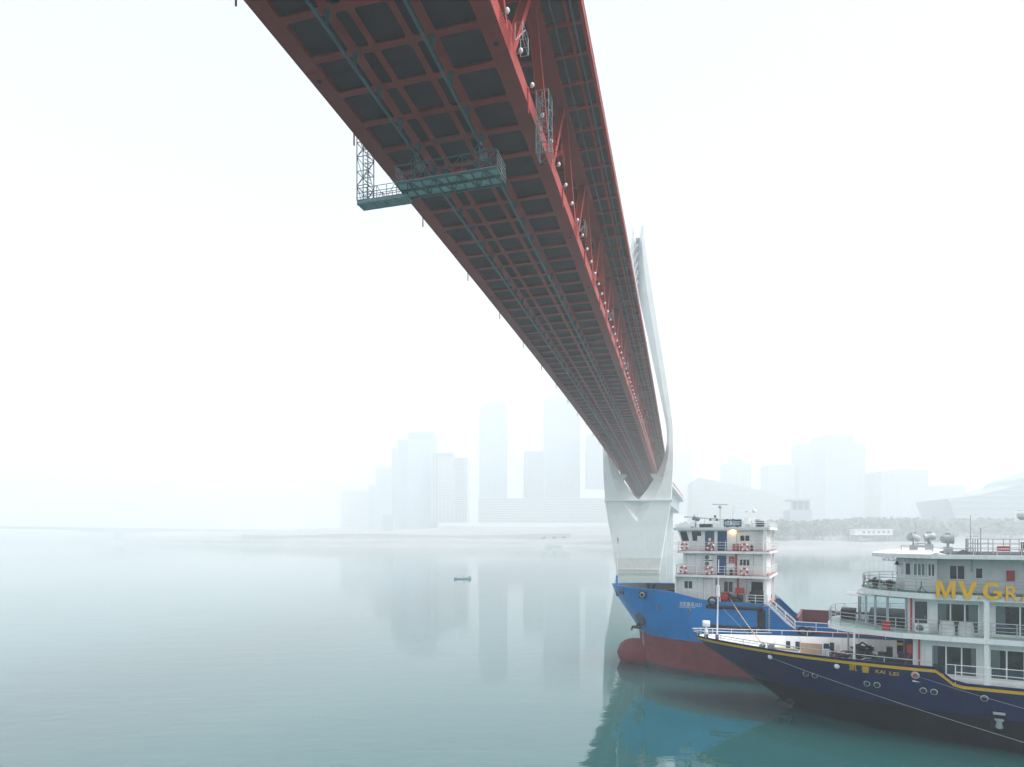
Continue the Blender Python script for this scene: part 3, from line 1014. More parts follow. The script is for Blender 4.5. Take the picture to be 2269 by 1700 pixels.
m.build('upper_hull', HULLBLUE, ship, fix=False)
m = H1.skin(0.55, 3.45, SL, 4, 36)
m.build('lower_hull', ANTIFOUL, ship, fix=False)
m = H1.skin(-1.2, 0.55, SL, 2, 36)
m.build('boot_band', BOOT, ship, fix=False)
m = MB().box(SL - 0.02, SL, -5.3, 5.3, -1.2, 5.12); m.build('transom', HULLBLUE, ship)
# rim along the sheer, thick enough to be seen
for sy in (-1, 1):
    m = MB()
    rings = []
    for i in range(50):
        x = 0.02 + 18.6 * i / 49
        z = sheer1(x)
        y = sy * H1.hb(x, z)
        rings.append([(x, y + sy * 0.06, z - 0.05), (x, y - sy * 0.14, z - 0.05), (x, y - sy * 0.14, z + 0.04), (x, y + sy * 0.06, z + 0.04)])
    m.loft(rings, True, True, False)
    m.build('bulwark_rim', HULLBLUE, ship)
    m = MB(); a, b = sorted((sy * 5.2, sy * 5.42)); m.box(18.8, SL, a, b, 5.1, 5.24); m.build('deck_rim', mat('red_rim', (0.5, 0.05, 0.045), 0.5) if sy < 0 else RDECK, ship)
    m = MB()
    rings = []
    for i in range(24):
        x = 0.5 + 11.0 * i / 23
        zt = sheer1(x) - 0.06
        y = sy * (H1.hb(x, zt) - 0.1)
        yb = sy * max(0.02, min(abs(y), H1.hb(x, 7.1) - 0.1))
        rings.append([(x, yb, 7.05), (x, y, zt)])
    m.loft(rings, False, False, True)
    m.build('inner_bulwark', DKSTEEL, ship)
m = MB()
poly = []
xs_ = [0.9 + 15.6 * i / 18 for i in range(19)]
poly = [(x, -(H1.hb(x, 7.1) - 0.05)) for x in xs_] + [(x, H1.hb(x, 7.1) - 0.05) for x in reversed(xs_)]
m.prism(poly, 7.0, 7.12)
m.build('fore_deck', RDECK, ship)
m = MB().box(18.4, SL - 0.1, -5.2, 5.2, 4.7, 4.8); m.build('cargo_deck', RDECK, ship)
# bulbous bow
m = MB()
rings = []
for i in range(11):
    a = i / 10
    x = 0.55 + 0.02 + 4.6 * a
    r = 1.62 * math.sqrt(max(0.0, 1 - (1 - min(1.0, a * 2.1)) ** 2)) + 0.02
    n = 20
    rings.append([(x, 1.28 * r / 1.62 * math.cos(2 * math.pi * k / n), 0.95 + r * math.sin(2 * math.pi * k / n)) for k in range(n)])
m.loft(rings, True, True, True)
m.build('bulbous_bow', ANTIFOUL, ship)
# draught marks
WMARK = plain('white_mark_paint', (0.7, 0.7, 0.7), 0.5)
m = MB()
for k in range(22):
    z = 0.75 + k * 0.13
    for dx in (0.0, 0.16):
        x = 3.75 + dx
        y = -(H1.hb(x, z) + 0.015)
        m.box(x - 0.035, x + 0.035, y - 0.01, y + 0.01, z - 0.035, z + 0.035)
m.build('draught_marks', WMARK, ship)['kind'] = 'stuff'
def on1(x0, z0, off=0.03):
    return lambda a, b, c: Vector((x0 + a, -(H1.hb(x0 + a, z0 + b) + off + c), z0 + b))
lettering('ship_name', '长航集运', 0.46, on1(8.62, 6.93), WMARK, ship, width=1.42, bold=0.004)
lettering('ship_number', '0327', 0.46, on1(10.12, 6.90), WMARK, ship, width=0.66, bold=0.002)
lettering('ship_name_latin', 'CHANG HANG JI  YUN', 0.17, on1(8.58, 6.74), WMARK, ship, width=1.55, bold=0.004)
# openings in the bow: two square fairleads, anchor pocket, portholes
for x, z, w_ in ((1.95, 7.78, 0.26), (4.75, 7.75, 0.36)):
    y = -H1.hb(x, z)
    m = MB().box(x - w_, x + w_, y - 0.28, y + 0.3, z - w_ * 0.9, z + w_ * 0.9)
    f = m.build('fairlead', DKSTEEL, ship)
    m = MB().lathe([(w_ * 0.62, 0.0), (w_ * 0.75, 0.05), (w_ * 0.62, 0.1)], (x, y - 0.27, z), (0, -1, 0), 14); m.build('fairlead_ring', GREYP, f)
    m = MB().lathe([(w_ * 0.5, 0.0), (w_ * 0.5, 0.11)], (x, y - 0.265, z), (0, -1, 0), 12); m.build('fairlead_hole', DARKHOLE, f)
for x, z in ((6.43, 6.56), (9.53, 6.42), (14.2, 6.45), (15.9, 5.6)):
    y = -H1.hb(x, z)
    m = MB().lathe([(0.2, -0.02), (0.23, 0.05), (0.2, 0.09)], (x, y + 0.0, z), (0, -1, 0.15), 14)
    p = m.build('porthole', HULLBLUE, ship)
    m = MB().lathe([(0.165, 0.0), (0.165, 0.096)], (x, y, z), (0, -1, 0.15), 12); m.build('porthole_glass', mat('rusty_glass', (0.09, 0.07, 0.07), 0.3), p)
m = MB()
ax = Vector((-0.55, -0.70, -0.42)).normalized()
m.lathe([(0.55, -1.1), (0.62, 0.1), (0.72, 0.32), (0.74, 0.42), (0.62, 0.44)], (4.15, -2.45, 5.2), ax, 18)
m.build('anchor_bolster', mat('grey_bolster', (0.09, 0.12, 0.16), 0.5, var=0.25), ship)
m = MB()
c = Vector((3.45, -1.95, 4.2))
m.bar(c + Vector((0.25, 0.3, 0.55)), c + Vector((-0.05, -0.15, -0.1)), 0.2, 0.2)
m.bar(c + Vector((-0.55, 0.05, -0.15)), c + Vector((0.5, -0.3, -0.15)), 0.22, 0.28)
m.bar(c + Vector((-0.5, 0.05, -0.1)), c + Vector((-0.62, -0.1, -0.5)), 0.2, 0.12)
m.bar(c + Vector((0.45, -0.3, -0.1)), c + Vector((0.35, -0.45, 0.35)), 0.2, 0.12)
m.build('anchor', DKSTEEL, ship)
# foredeck gear
for x in (4.1, 4.75):
    m = MB().lathe([(0.3, 0), (0.26, 0.9), (0.17, 1.15), (0.26, 1.3), (0.24, 1.5), (0.13, 1.52)], (x, -0.2, 7.12), (0, 0, 1), 12)
    m.build('bollard', mat('dark_blue_bollard', (0.02, 0.04, 0.08), 0.45), ship)
m = MB()
m.tube((0.55, 0, 8.2), (0.58, 0, 9.35), 0.13, 8, 0.1)
m.build('jackstaff_base', HULLBLUE, ship)
m = MB().tube((0.58, 0, 9.3), (0.62, 0, 13.4), 0.045, 6, 0.02)
js = m.build('jackstaff', WHITE, ship)
m = MB()
rings = [[(0.63 + 0.03 * math.sin(k), 0.02, 12.9 + k * 0.11), (0.70 + 0.05 * math.cos(k * 1.7), 0.09, 12.88 + k * 0.11), (0.74, -0.02, 12.9 + k * 0.1)] for k in range(7)]
m.loft(rings, True, True, True)
m.build('furled_flag', REDP, js)
m = MB()
random.seed(11)
for k in range(9):
    x = 5.3 + k * 0.33
    s = random.uniform(0.14, 0.3)
    m.lathe([(s * 0.6, 0), (s, s), (s * 0.8, s * 2.2), (s * 0.3, s * 2.4)], (x, random.uniform(-2.2, -0.6), 7.12), (random.uniform(-.3, .3), random.uniform(-.3, .3), 1), 8)
for k in range(3):
    m.box(5.4 + k, 5.9 + k, 0.4, 1.2, 7.12, 7.9 + 0.15 * k)
m.build('windlass', DKSTEEL, ship)
# ---- deckhouse
ROOFZ = 14.3
m = MB()
m.box(8.1, 11.79, -4.2, 3.1, 7.12, 9.68)
m.box(11.79, 16.15, -3.1, 3.1, 7.12, 9.68)
m.build('lower_deckhouse', WHITE, ship)
m = MB().box(8.75, 16.14, -4.2, 3.1, 9.95, 12.0)
m.build('middle_deckhouse', WHITE, ship)
m = MB()
m.hexa([(8.85, -4.2, 12.25), (16.1, -4.2, 12.25), (16.1, 3.1, 12.25), (8.85, 3.1, 12.25)], [(8.2, -4.2, 14.3), (16.1, -4.2, 14.3), (16.1, 3.1, 14.3), (8.2, 3.1, 14.3)])
m.build('wheelhouse', WHITE, ship)
m = MB()
m.hexa([(8.1, -4.9, 14.26), (16.75, -4.9, 14.26), (16.75, 3.4, 14.26), (8.1, 3.4, 14.26)], [(7.95, -4.95, 14.52), (16.75, -4.95, 14.52), (16.75, 3.45, 14.52), (7.95, 3.45, 14.52)])
m.hexa([(7.35, -2.2, 14.3), (8.1, -4.88, 14.27), (8.1, 3.38, 14.27), (7.35, 1.6, 14.3)], [(7.35, -2.2, 14.36), (7.96, -4.94, 14.5), (7.96, 3.44, 14.5), (7.35, 1.6, 14.36)])
m.build('wheelhouse_roof', WHITE, ship)
for z, x0, nm in ((12.02, 8.36, 'bridge_deck'), (9.72, 8.2, 'boat_deck')):
    m = MB()
    poly = [(x0 + 1.2, -5.02), (16.76, -5.02), (16.76, 5.02), (x0 + 1.2, 5.02), (x0, 4.0), (x0, -4.0)]
    poly = [(x0, -5.02), (16.76, -5.02), (16.76, 3.5), (x0, 3.5), (x0 - 0.5, 2.6), (x0 - 0.5, -3.0)]
    m.prism(poly, z, z + 0.23)
    d = m.build(nm, WHITE, ship)
    m = MB().prism([(x0 + 0.06, -4.97), (16.7, -4.97), (16.7, 3.45), (x0 + 0.06, 3.45)], z + 0.234, z + 0.262)
    m.build('deck_covering', RDECK, d)
    zr_ = z + 0.25
    rail('deck_rail', [(x0 - 0.4, -3.0, zr_), (x0 + 0.08, -4.95, zr_), (16.7, -4.95, zr_)], 0.82, WHITE, ship, 3, 0.02, 1.35, 0.026)
    rail('deck_rail', [(16.7, -4.9, zr_), (16.7, 3.4, zr_)], 0.82, WHITE, ship, 3, 0.02, 1.3, 0.026)
    rail('deck_rail', [(x0 - 0.4, -2.95, zr_), (x0 - 0.4, 2.5, zr_), (x0 + 0.08, 3.4, zr_), (16.7, 3.4, zr_)], 0.82, WHITE, ship, 3, 0.02, 1.35, 0.026)
for x, y in ((16.35, -4.7), (16.35, 3.2)):
    for z0, z1 in ((12.25, 14.27), (9.95, 12.02), (7.12, 9.72)):
        m = MB().box(x - 0.12, x + 0.12, y - 0.1, y + 0.1, z0, z1)
        m.build('deck_post', WHITE, ship)
m = MB().box(8.06, 8.2, -4.85, -4.2, 7.3, 9.72); m.build('deck_post', WHITE, ship)
# wheelhouse windows, doors and fittings on the near side
window(8.62, 9.4, 13.15, 14.2, -4.2, ship, 1, slant=-0.28)
window(9.62, 10.62, 13.15, 14.2, -4.2, ship, 1, slant=-0.12)
m = MB().box(10.1, 10.55, -4.232, -4.227, 13.2, 13.7); m.build('notice_sheet', plain('white_paper', (0.8, 0.8, 0.78), 0.8), ship)
d = door(10.85, 11.71, 12.29, 14.16, -4.2, ship, mat('grey_blue_door', (0.05, 0.11, 0.19), 0.35))
m = MB().box(11.18, 11.40, -4.262, -4.252, 13.2, 13.5); m.build('door_notice', plain('door_paper', (0.8, 0.8, 0.8), 0.8), d)
door(12.02, 12.89, 12.29, 14.16, -4.2, ship, DKBLUE)
window(14.04, 14.98, 13.17, 13.79, -4.2, ship, 2)
for k, yy in enumerate((-3.2, -1.7, -0.2, 1.3)):
    m = MB()
    m.add([(8.72, yy - 0.65, 12.98 + .1), (8.72, yy + 0.65, 13.08), (8.30, yy + 0.65, 14.1), (8.30, yy - 0.65, 14.1)], [[0, 1, 2, 3]])
    for v in range(4): m.v[v] = (m.v[v][0] - 0.11, m.v[v][1], m.v[v][2])
    m.build('front_window', DARKGLASS, ship)
m = MB()
for x in (15.54, 16.12): m.box(x - 0.03, x + 0.03, -4.34, -4.28, 12.3, 14.3)
for k in range(7): m.box(15.57, 16.09, -4.33, -4.29, 12.5 + k * 0.27, 12.54 + k * 0.27)
m.build('wall_ladder', WHITE, ship)
m = MB().lathe([(0.05, 0), (0.09, 0.03), (0.08, 0.12), (0.03, 0.16)], (13.42, -4.28, 14.24), (0, 0, -1), 10)
lo = m.build('deck_lamp', plain('lit_lamp', (1, 0.8, 0.5), 0.4, 0, (1.0, 0.55, 0.22), 14.0), ship)
ld = bpy.data.lights.new('deck_lamp_light', 'POINT')
ld.energy = 1.2; ld.color = (1.0, 0.55, 0.25); ld.shadow_soft_size = 0.08
lamp = bpy.data.objects.new('deck_lamp_light', ld); lamp.location = (13.42, -4.46, 14.08); col.objects.link(lamp); lamp.parent = ship
# red fire locker pieces on both walkways
for x0, x1, z0, z1 in ((13.45, 13.62, 12.3, 12.95), (13.85, 14.25, 12.3, 12.95)):
    m = MB().box(x0, x1, -4.5, -4.2, z0, z1); m.build('fire_locker', REDP, ship)
m = MB().lathe([(0.1, 0), (0.12, 0.05), (0.12, 0.5), (0.04, 0.6)], (15.15, -4.4, 12.28), (0, 0, 1), 10); m.build('gas_bottle', DKSTEEL, ship)
for k in range(2):
    z = 11.38 - k * 0.62
    m = MB().box(10.79, 11.6, -4.5, -4.2, z, z + 0.5)
    a = m.build('air_conditioner', WHITE, ship)
    m = MB().lathe([(0.21, 0), (0.21, 0.012)], (11.07, -4.5, z + 0.25), (0, -1, 0), 16); m.build('fan_grille', mat('fan_grille', (0.12, 0.14, 0.15), 0.5), a)
    m = MB().box(10.85, 11.55, -4.48, -4.2, z - 0.08, z); m.build('bracket', DKSTEEL, a)
door(11.97, 12.84, 9.98, 11.82, -4.2, ship, DKBLUE)
m = MB().box(13.08, 13.57, -4.33, -4.2, 11.12, 11.72)
fb = m.build('fire_hose_box', REDP, ship)
m = MB().lathe([(0.06, 0), (0.06, 0.01)], (13.32, -4.332, 11.45), (0, -1, 0), 10); m.build('emblem', WMARK, fb)
m = MB().box(13.2, 13.45, -4.34, -4.332, 11.2, 11.27); m.build('caption_plate', WMARK, fb)
for z0, z1 in ((9.98, 11.98), (7.6, 9.66)):
    yy = -4.3 if z0 > 9 else -3.2
    m = MB().tube((13.73, yy, z0), (13.73, yy, z1), 0.08, 8); m.build('fire_main', REDP, ship)
window(14.01, 14.96, 10.85, 11.51, -4.2, ship, 3)
m = MB().lathe([(0.13, 0), (0.15, 0.05), (0.15, 0.45), (0.06, 0.6)], (13.3, -4.45, 9.98), (0, 0, 1), 10); m.build('gas_bottle', DKSTEEL, ship)
# panel joints of the plating
m = MB()
for x in (9.9, 10.5): m.box(x - 0.012, x + 0.012, -4.206, -4.2, 10.0, 11.98)
for x in (10.1, 10.95, 11.5): m.box(x - 0.012, x + 0.012, -4.206, -4.2, 7.2, 9.66)
m.build('plate_seams', GREYP, ship)['kind'] = 'stuff'
window(8.81, 9.67, 8.47, 9.31, -4.2, ship, 2)
window(12.4, 13.3, 8.2, 9.3, -3.1, ship, 2)
door(14.95, 16.0, 7.2, 9.3, -3.1, ship, plain('dark_doorway', (0.02, 0.025, 0.03), 0.6), 'store_opening')
# walkway rails and machinery
rail('bulwark_rail', [(8.2, -5.05, 8.0), (9.5, -5.1, 7.75), (10.9, -5.15, 7.5), (12.4, -5.18, 7.42)], 0.78, WHITE, ship, 3, 0.02, 1.4)
rail('bulwark_rail', [(14.75, -5.15, 7.42), (16.35, -5.15, 7.42)], 0.78, WHITE, ship, 3, 0.02, 0.8)
m = MB()
m.box(12.35, 13.0, -4.3, -3.5, 7.15, 8.25); m.lathe([(0.3, 0), (0.34, 0.05), (0.34, 0.35), (0.3, 0.4)], (12.7, -4.3, 7.9), (0, -1, 0), 12)
m.build('mooring_winch', REDP, ship)
m = MB()
m.lathe([(0.3, 0), (0.3, 0.3), (0.14, 0.34), (0.14, 0.9), (0.3, 0.95), (0.3, 1.1)], (13.0, -4.0, 7.8), (1, 0, 0), 12)
m.box(13.1, 13.9, -4.3, -3.6, 7.14, 7.5); m.box(14.0, 14.3, -4.2, -3.7, 7.14, 8.1)
m.build('winch_drum', DKSTEEL, ship)
m = MB().box(13.65, 14.4, -4.3, -3.7, 8.25, 8.75); m.build('winch_control_box', REDP, ship)
m = MB()
m.lathe([(0.2, -0.35), (0.75, -0.33), (0.75, -0.28), (0.4, -0.25), (0.4, 0.25), (0.75, 0.28), (0.75, 0.33), (0.2, 0.35)], (15.6, -4.0, 7.95), (0.15, 1, 0), 18)
m.box(15.0, 16.2, -4.4, -3.6, 7.13, 7.3)
m.build('hose_reel', RUBBER, ship)
for x, z, s_ in ((11.75, 7.5, 0.36), (19.56, 5.2, 0.34), (20.1, 5.2, 0.3)):
    m = MB()
    n = 14
    rings = [[(x + (s_ + 0.1 * math.cos(b)) * math.cos(a), -5.42 + 0.1 * math.sin(b), z + (s_ + 0.1 * math.cos(b)) * math.sin(a)) for b in [2 * math.pi * q / 7 for q in range(7)]] for a in [2 * math.pi * k / n for k in range(n + 1)]]
    m.loft(rings, True, False, True)
    t_ = m.build('tyre_fender', RUBBER, ship)
# rubber fender frame on the side
def fend(xa, za, xb, zb, name='fender_strip', mt=None):
    m = MB()
    n = 14
    rings = []
    for k in range(n + 1):
        x = xa + (xb - xa) * k / n; z = za + (zb - za) * k / n
        y = -(H1.hb(x, z))
        r = 0.17 + 0.02 * (k % 2)
        ax = Vector((xb - xa, 0, zb - za)).normalized()
        side = Vector((-ax.z, 0, ax.x))
        rings.append([Vector((x, y + 0.02, z)) + side * (r * math.cos(t)) + Vector((0, -1, 0)) * (r * math.sin(t) * 1.1) for t in [math.pi * q / 6 for q in range(7)]])
    m.loft(rings, False, False, False)
    return m.build(name, mt or RUBBER, ship)
fend(11.15, 6.95, 16.3, 7.0); fend(16.25, 6.85, 16.25, 5.0); fend(15.9, 6.85, 15.9, 5.0); fend(11.5, 5.1, 15.8, 5.1)
m = MB()
for k in range(10):
    z = 5.0 + k * 0.22
    x = 16.75
    m.lathe([(0.05, 0.0), (0.09, 0.05), (0.05, 0.1)], (x, -(H1.hb(x, z) + 0.02), z), (0, -1, 0), 8)
m.build('hanging_chain', GREYP, ship)['kind'] = 'stuff'
# stair down to the cargo deck and the side rails there
m = MB()
for y in (-4.95, -4.25):
    m.bar((16.5, y, 7.4), (18.85, y, 5.15), 0.06, 0.2)
    for h_ in (0.45, 0.85): m.tube((16.4, y, 7.4 + h_), (18.9, y, 5.1 + h_), 0.025, 6)
    for k in range(4):
        q = k / 3
        m.tube((16.5 + 2.35 * q, y, 7.4 - 2.25 * q), (16.5 + 2.35 * q, y, 8.25 - 2.25 * q), 0.025, 6)
for k in range(9):
    q = (k + 0.5) / 9
    m.box(16.5 + 2.35 * q - 0.1, 16.5 + 2.35 * q + 0.1, -4.9, -4.3, 7.4 - 2.25 * q, 7.43 - 2.25 * q)
m.build('stair', WHITE, ship)
rail('side_rail', [(18.9, -5.1, 5.2), (36, -5.1, 5.2)], 0.75, WHITE, ship, 2, 0.025, 1.7)
MAROON = mat('maroon_hatch', (0.15, 0.05, 0.06), 0.6, var=0.15, scale=0.8, seams=(2.4, 3.0))
for nm, bx_ in (('far_coaming', (18.9, SL - 2, 3.5, 3.7, 4.8, 6.2)), ('front_coaming', (18.9, 19.1, -3.4, 3.49, 4.8, 6.15)), ('near_coaming', (18.9, SL - 2, -3.75, -3.45, 4.8, 5.75)), ('aft_coaming', (SL - 2.2, SL - 2.01, -3.4, 3.49, 4.8, 6.15))):
    m = MB().box(*bx_); m.build(nm, HULLBLUE if nm.startswith('near') else MAROON, ship)
m = MB().box(19.1, SL - 2.2, -3.44, 3.49, 4.81, 4.9); m.build('hold_floor', MAROON, ship)
lettering('hull_mark', '1270', 0.22, lambda a, b, c: Vector((20.0 + a, -3.765 - c, 5.35 + b)), WMARK, ship)
for x, y, z0, z1 in ((9.05, -4.24, 10.0, 11.98), (15.3, -4.24, 10.0, 11.98), (13.75, -4.24, 12.3, 14.25), (10.7, -4.24, 7.3, 9.66), (14.55, -3.14, 7.2, 9.66)):
    m = MB().tube((x, y, z0), (x, y, z1), 0.022, 6); m.tube((x, y, z1 - 0.15), (x + 0.7, y, z1 - 0.15), 0.018, 5); m.build('wall_conduit', GREYP, ship)
# ---- roof gear
RZ = 14.52
m = MB()
m.tube((11.9, -2.0, RZ), (11.9, -2.0, RZ + 2.0), 0.05, 8)
m.lathe([(0.08, 0), (0.2, 0.12), (0.16, 0.28), (0.05, 0.34)], (11.9, -2.0, RZ + 1.9), (0, 0, 1), 12)
m.bar((11.2, -2.3, RZ + 2.32), (12.6, -1.7, RZ + 2.28), 0.12, 0.1)
m.build('radar_mast', GREYP, ship)
m = MB()
m.tube((9.75, -3.2, RZ), (9.75, -3.2, RZ + 0.5), 0.08, 8, 0.06)
for dy in (-0.3, 0.3): m.path([(9.75, -3.2, RZ + 0.45), (9.75, -3.2 + dy, RZ + 0.6), (9.75, -3.2 + dy, RZ + 0.95)], 0.03, 6)
m.lathe([(0.12, -0.42), (0.22, -0.35), (0.27, 0.0), (0.3, 0.22), (0.3, 0.28)], (9.75, -3.2, RZ + 0.95), (-0.82, -0.3, 0.4), 14)
m.box(9.35, 9.55, -3.5, -2.9, RZ, RZ + 0.12)
m.build('searchlight', mat('searchlight_grey', (0.16, 0.2, 0.24), 0.35, 0.3), ship)
m = MB().box(10.3, 11.45, -4.2, -3.4, RZ, RZ + 0.34); m.build('roof_box', mat('dark_roof_box', (0.012, 0.03, 0.055), 0.5), ship)
m = MB()
m.tube((8.6, -2.8, RZ + 1.12), (13.2, -2.8, RZ + 0.72), 0.06, 8)
m.tube((10.9, -2.7, RZ + 0.75), (13.0, -2.7, RZ + 0.62), 0.035, 8)
for x in (8.6, 8.75): m.lathe([(0.1, -0.04), (0.1, 0.04)], (x, -2.8, RZ + 1.1), (1, 0, 0), 8)
for x in (10.55, 11.8, 13.0): m.tube((x, -2.8, RZ), (x, -2.8, RZ + 0.9), 0.025, 6)
m.build('folded_mast', GREYP, ship)
DKLAMP = mat('dark_lamp', (0.05, 0.025, 0.03), 0.4)
for x, z in ((11.1, 0.68), (11.7, 0.66), (12.7, 0.6), (13.25, 0.6), (11.55, 0.98)):
    m = MB().lathe([(0.1, 0), (0.11, 0.22), (0.06, 0.25)], (x, -2.8, RZ + z), (0, 0, 1), 8); m.build('signal_lamp', DKLAMP, ship)
m = MB().box(12.65, 14.25, -4.62, -4.54, RZ + 0.06, RZ + 0.74)
nb = m.build('name_board', mat('name_board_blue', (0.012, 0.045, 0.09), 0.4), ship)
lettering('board_lettering', '长航集运0327', 0.5, lambda a, b, c: Vector((12.72 + a, -4.63 - c, RZ + 0.22 + b)), plain('board_white', (0.75, 0.82, 0.85), 0.4), nb, width=1.46, bold=0.006)
m = MB()
for x in (13.0, 13.9): m.box(x - 0.12, x + 0.12, -4.6, -4.3, RZ, RZ + 0.06)
m.bar((13.0, -4.5, RZ + 0.6), (13.0, -4.0, RZ), 0.05, 0.05); m.bar((13.9, -4.5, RZ + 0.6), (13.9, -4.0, RZ), 0.05, 0.05)
m.build('board_support', DKSTEEL, nb)
m = MB().tube((12.95, -1.5, RZ), (13.1, -1.5, RZ + 2.25), 0.014, 5); m.build('whip_antenna', GREYP, ship)
m = MB().tube((12.75, -1.0, RZ), (12.75, -1.0, RZ + 1.2), 0.014, 5); m.build('whip_antenna', GREYP, ship)
m = MB()
m.box(14.35, 14.8, -3.2, -2.7, RZ, RZ + 0.9); m.tube((14.55, -3, RZ + 0.9), (14.55, -3, RZ + 1.5), 0.03, 6); m.lathe([(0.04, 0), (0.18, 0.08), (0.18, 0.1)], (14.55, -3, RZ + 1.48), (0, 0, 1), 10)
m.build('antenna_cabinet', WHITE, ship)
m = MB().tube((15.2, -3, RZ), (15.2, -3, RZ + 1.45), 0.04, 6)
m.lathe([(0.16, 0), (0.2, 0.08), (0.2, 0.2), (0.14, 0.3), (0.04, 0.34)], (15.2, -3, RZ + 1.42), (0, 0, 1), 12)
m.build('satellite_dome', WHITE, ship)
m = MB().lathe([(0.5, 0), (0.52, 0.1), (0.52, 0.72), (0.45, 0.8), (0.1, 0.84)], (15.6, -2.4, RZ), (0, 0, 1), 18); m.build('water_tank', GREYP, ship)
m = MB().lathe([(0.2, -0.36), (0.27, -0.3), (0.27, 0.3), (0.2, 0.36)], (15.9, -4.4, RZ + 0.3), (1, 0, 0), 14); m.build('liferaft_canister', mat('navy_canister', (0.012, 0.03, 0.06), 0.5), ship)
m = MB().box(14.55, 15.0, -4.5, -4.0, RZ, RZ + 0.3); m.build('roof_vent', GREYP, ship)
rail('roof_rail', [(14.4, -4.85, RZ), (16.7, -4.85, RZ), (16.7, 3.35, RZ)], 0.42, WHITE, ship, 2, 0.02, 1.1)

# ---- life rings hung on the deck rails, each a thing of its own
RINGW = plain('life_ring_white', (0.8, 0.8, 0.78), 0.5)
RINGR = plain('life_ring_red', (0.55, 0.04, 0.04), 0.5)
def life_ring(x, z, rot, label):
    root = empty('life_ring', (0, 0, 0), 0)
    c = Vector((x, -5.06, z))
    # to world
    cs, sn = math.cos(-S1_PHI), math.sin(-S1_PHI)
    root.location = (S1B[0] + cs * c.x - sn * c.y, S1B[1] + sn * c.x + cs * c.y, z)
    root.rotation_euler = (0, 0, -S1_PHI)
    def arc_(a0, a1, mt, nm):
        m = MB(); n = 8
        rings = [[((0.3 + 0.085 * math.cos(b)) * math.cos(a), 0.085 * math.sin(b), (0.3 + 0.085 * math.cos(b)) * math.sin(a)) for b in [2 * math.pi * q / 8 for q in range(8)]] for a in [a0 + (a1 - a0) * k / n for k in range(n + 1)]]
        m.loft(rings, True, True, True)
        m.build(nm, mt, root)
    for k in range(4):
        a = rot + k * math.pi / 2
        arc_(a, a + math.pi * 0.29, RINGR, 'red_segment')
        arc_(a + math.pi * 0.29, a + math.pi / 2, RINGW, 'white_segment')
    m = MB(); m.tube((0, 0.02, 0), (0, 0.02, 0.3), 0.012, 5); m.tube((0, 0.02, 0), (-0.24, 0.02, -0.18), 0.012, 5); m.tube((0, 0.02, 0), (0.24, 0.02, -0.18), 0.012, 5)
    m.build('lashing', RINGW, root)
    tag(root, label, 'life ring', 'life rings on the deckhouse rails')
life_ring(9.05, 12.7, 0.3, 'red and white life ring on upper rail below the slanted wheelhouse windows')
life_ring(11.5, 12.68, 0.8, 'red and white life ring on upper rail before the grey door')
life_ring(14.6, 12.65, 1.2, 'red and white life ring on upper rail before the red locker')
life_ring(8.95, 10.4, 0.1, 'red and white life ring on middle rail at the forward corner')
life_ring(11.35, 10.38, 0.6, 'red and white life ring on middle rail below the air conditioners')
life_ring(14.55, 10.36, 1.0, 'red and white life ring on middle rail below the triple window')
# ------------------------------------------------------------------ the navy and white cruise ship
S2_PHI = R(31)
S2B = (15.679, 54.0)
cru = empty('cruise_ship', (S2B[0], S2B[1], 0), -S2_PHI)
tag(cru, 'navy and white river cruise ship with yellow stripe and yellow rooftop letters', 'ship')
def w2(x, y, z):
    """cruise ship point to world"""
    c_, s_ = math.cos(-S2_PHI), math.sin(-S2_PHI)
    return Vector((S2B[0] + c_ * x - s_ * y, S2B[1] + s_ * x + c_ * y, z))
def thing2(name, x, y, z, label, cat, rz=0.0, group=None):
    r = empty(name, w2(x, y, z), -S2_PHI + rz)
    tag(r, label, cat, group)
    return r
H2 = Hull(stem=[(-1.0, 8.6), (0, 7.6), (1, 6.4), (2, 4.9), (3, 3.3), (4.2, 1.25), (5.2, 0.0)],
          full=[(0, 0.012), (0.02, 0.075), (0.05, 0.15), (0.1, 0.25), (0.18, 0.385), (0.28, 0.535), (0.38, 0.665), (0.53, 0.82), (0.7, 0.94), (0.88, 0.99), (1.0, 1.0)],
          beam=[(-1, 3.4), (0, 3.9), (1.2, 4.5), (2.3, 4.95), (3.5, 5.3), (5.2, 5.6)],
          run=[(-1, 15), (0, 15.5), (5.2, 17)])
CL = 44.0
def sheer2(x):
    return tab([(0, 5.22), (8, 5.15), (16.9, 5.2), (17.95, 4.3), (60, 4.3)], x)
m = H2.skin(2.2, 5.2, CL, 7, 46, sheer2); m.build('upper_hull', NAVY, cru, fix=False)
m = H2.skin(-1.0, 2.2, CL, 5, 40); m.build('lower_hull', BLACKP, cru, fix=False)
def ribbon2(name, material, x0, x1, zlo, zhi, off, n=44, both=True):
    """strip that follows the plating; zlo and zhi are heights below the sheer"""
    for sy in ((-1, 1) if both else (-1,)):
        m = MB(); rings = []
        for i in range(n + 1):
            x = x0 + (x1 - x0) * (i / n) ** 1.3
            za, zb_ = sheer2(x) + zlo, sheer2(x) + zhi
            ya, yb = H2.hb(x + 0.02, za), H2.hb(x + 0.02, zb_)
            rings.append([(x, sy * (ya + off), za), (x, sy * (yb + off), zb_), (x, sy * (yb - 0.05), zb_), (x, sy * (ya - 0.05), za)])
        m.loft(rings, True, True, False)
        m.build(name, material, cru)
ribbon2('yellow_stripe', YELLOW, 0.25, 40, -0.34, -0.14, 0.03, 90)
ribbon2('rub_rail', NAVY, 0.1, 40, -0.06, 0.05, 0.06, 90)
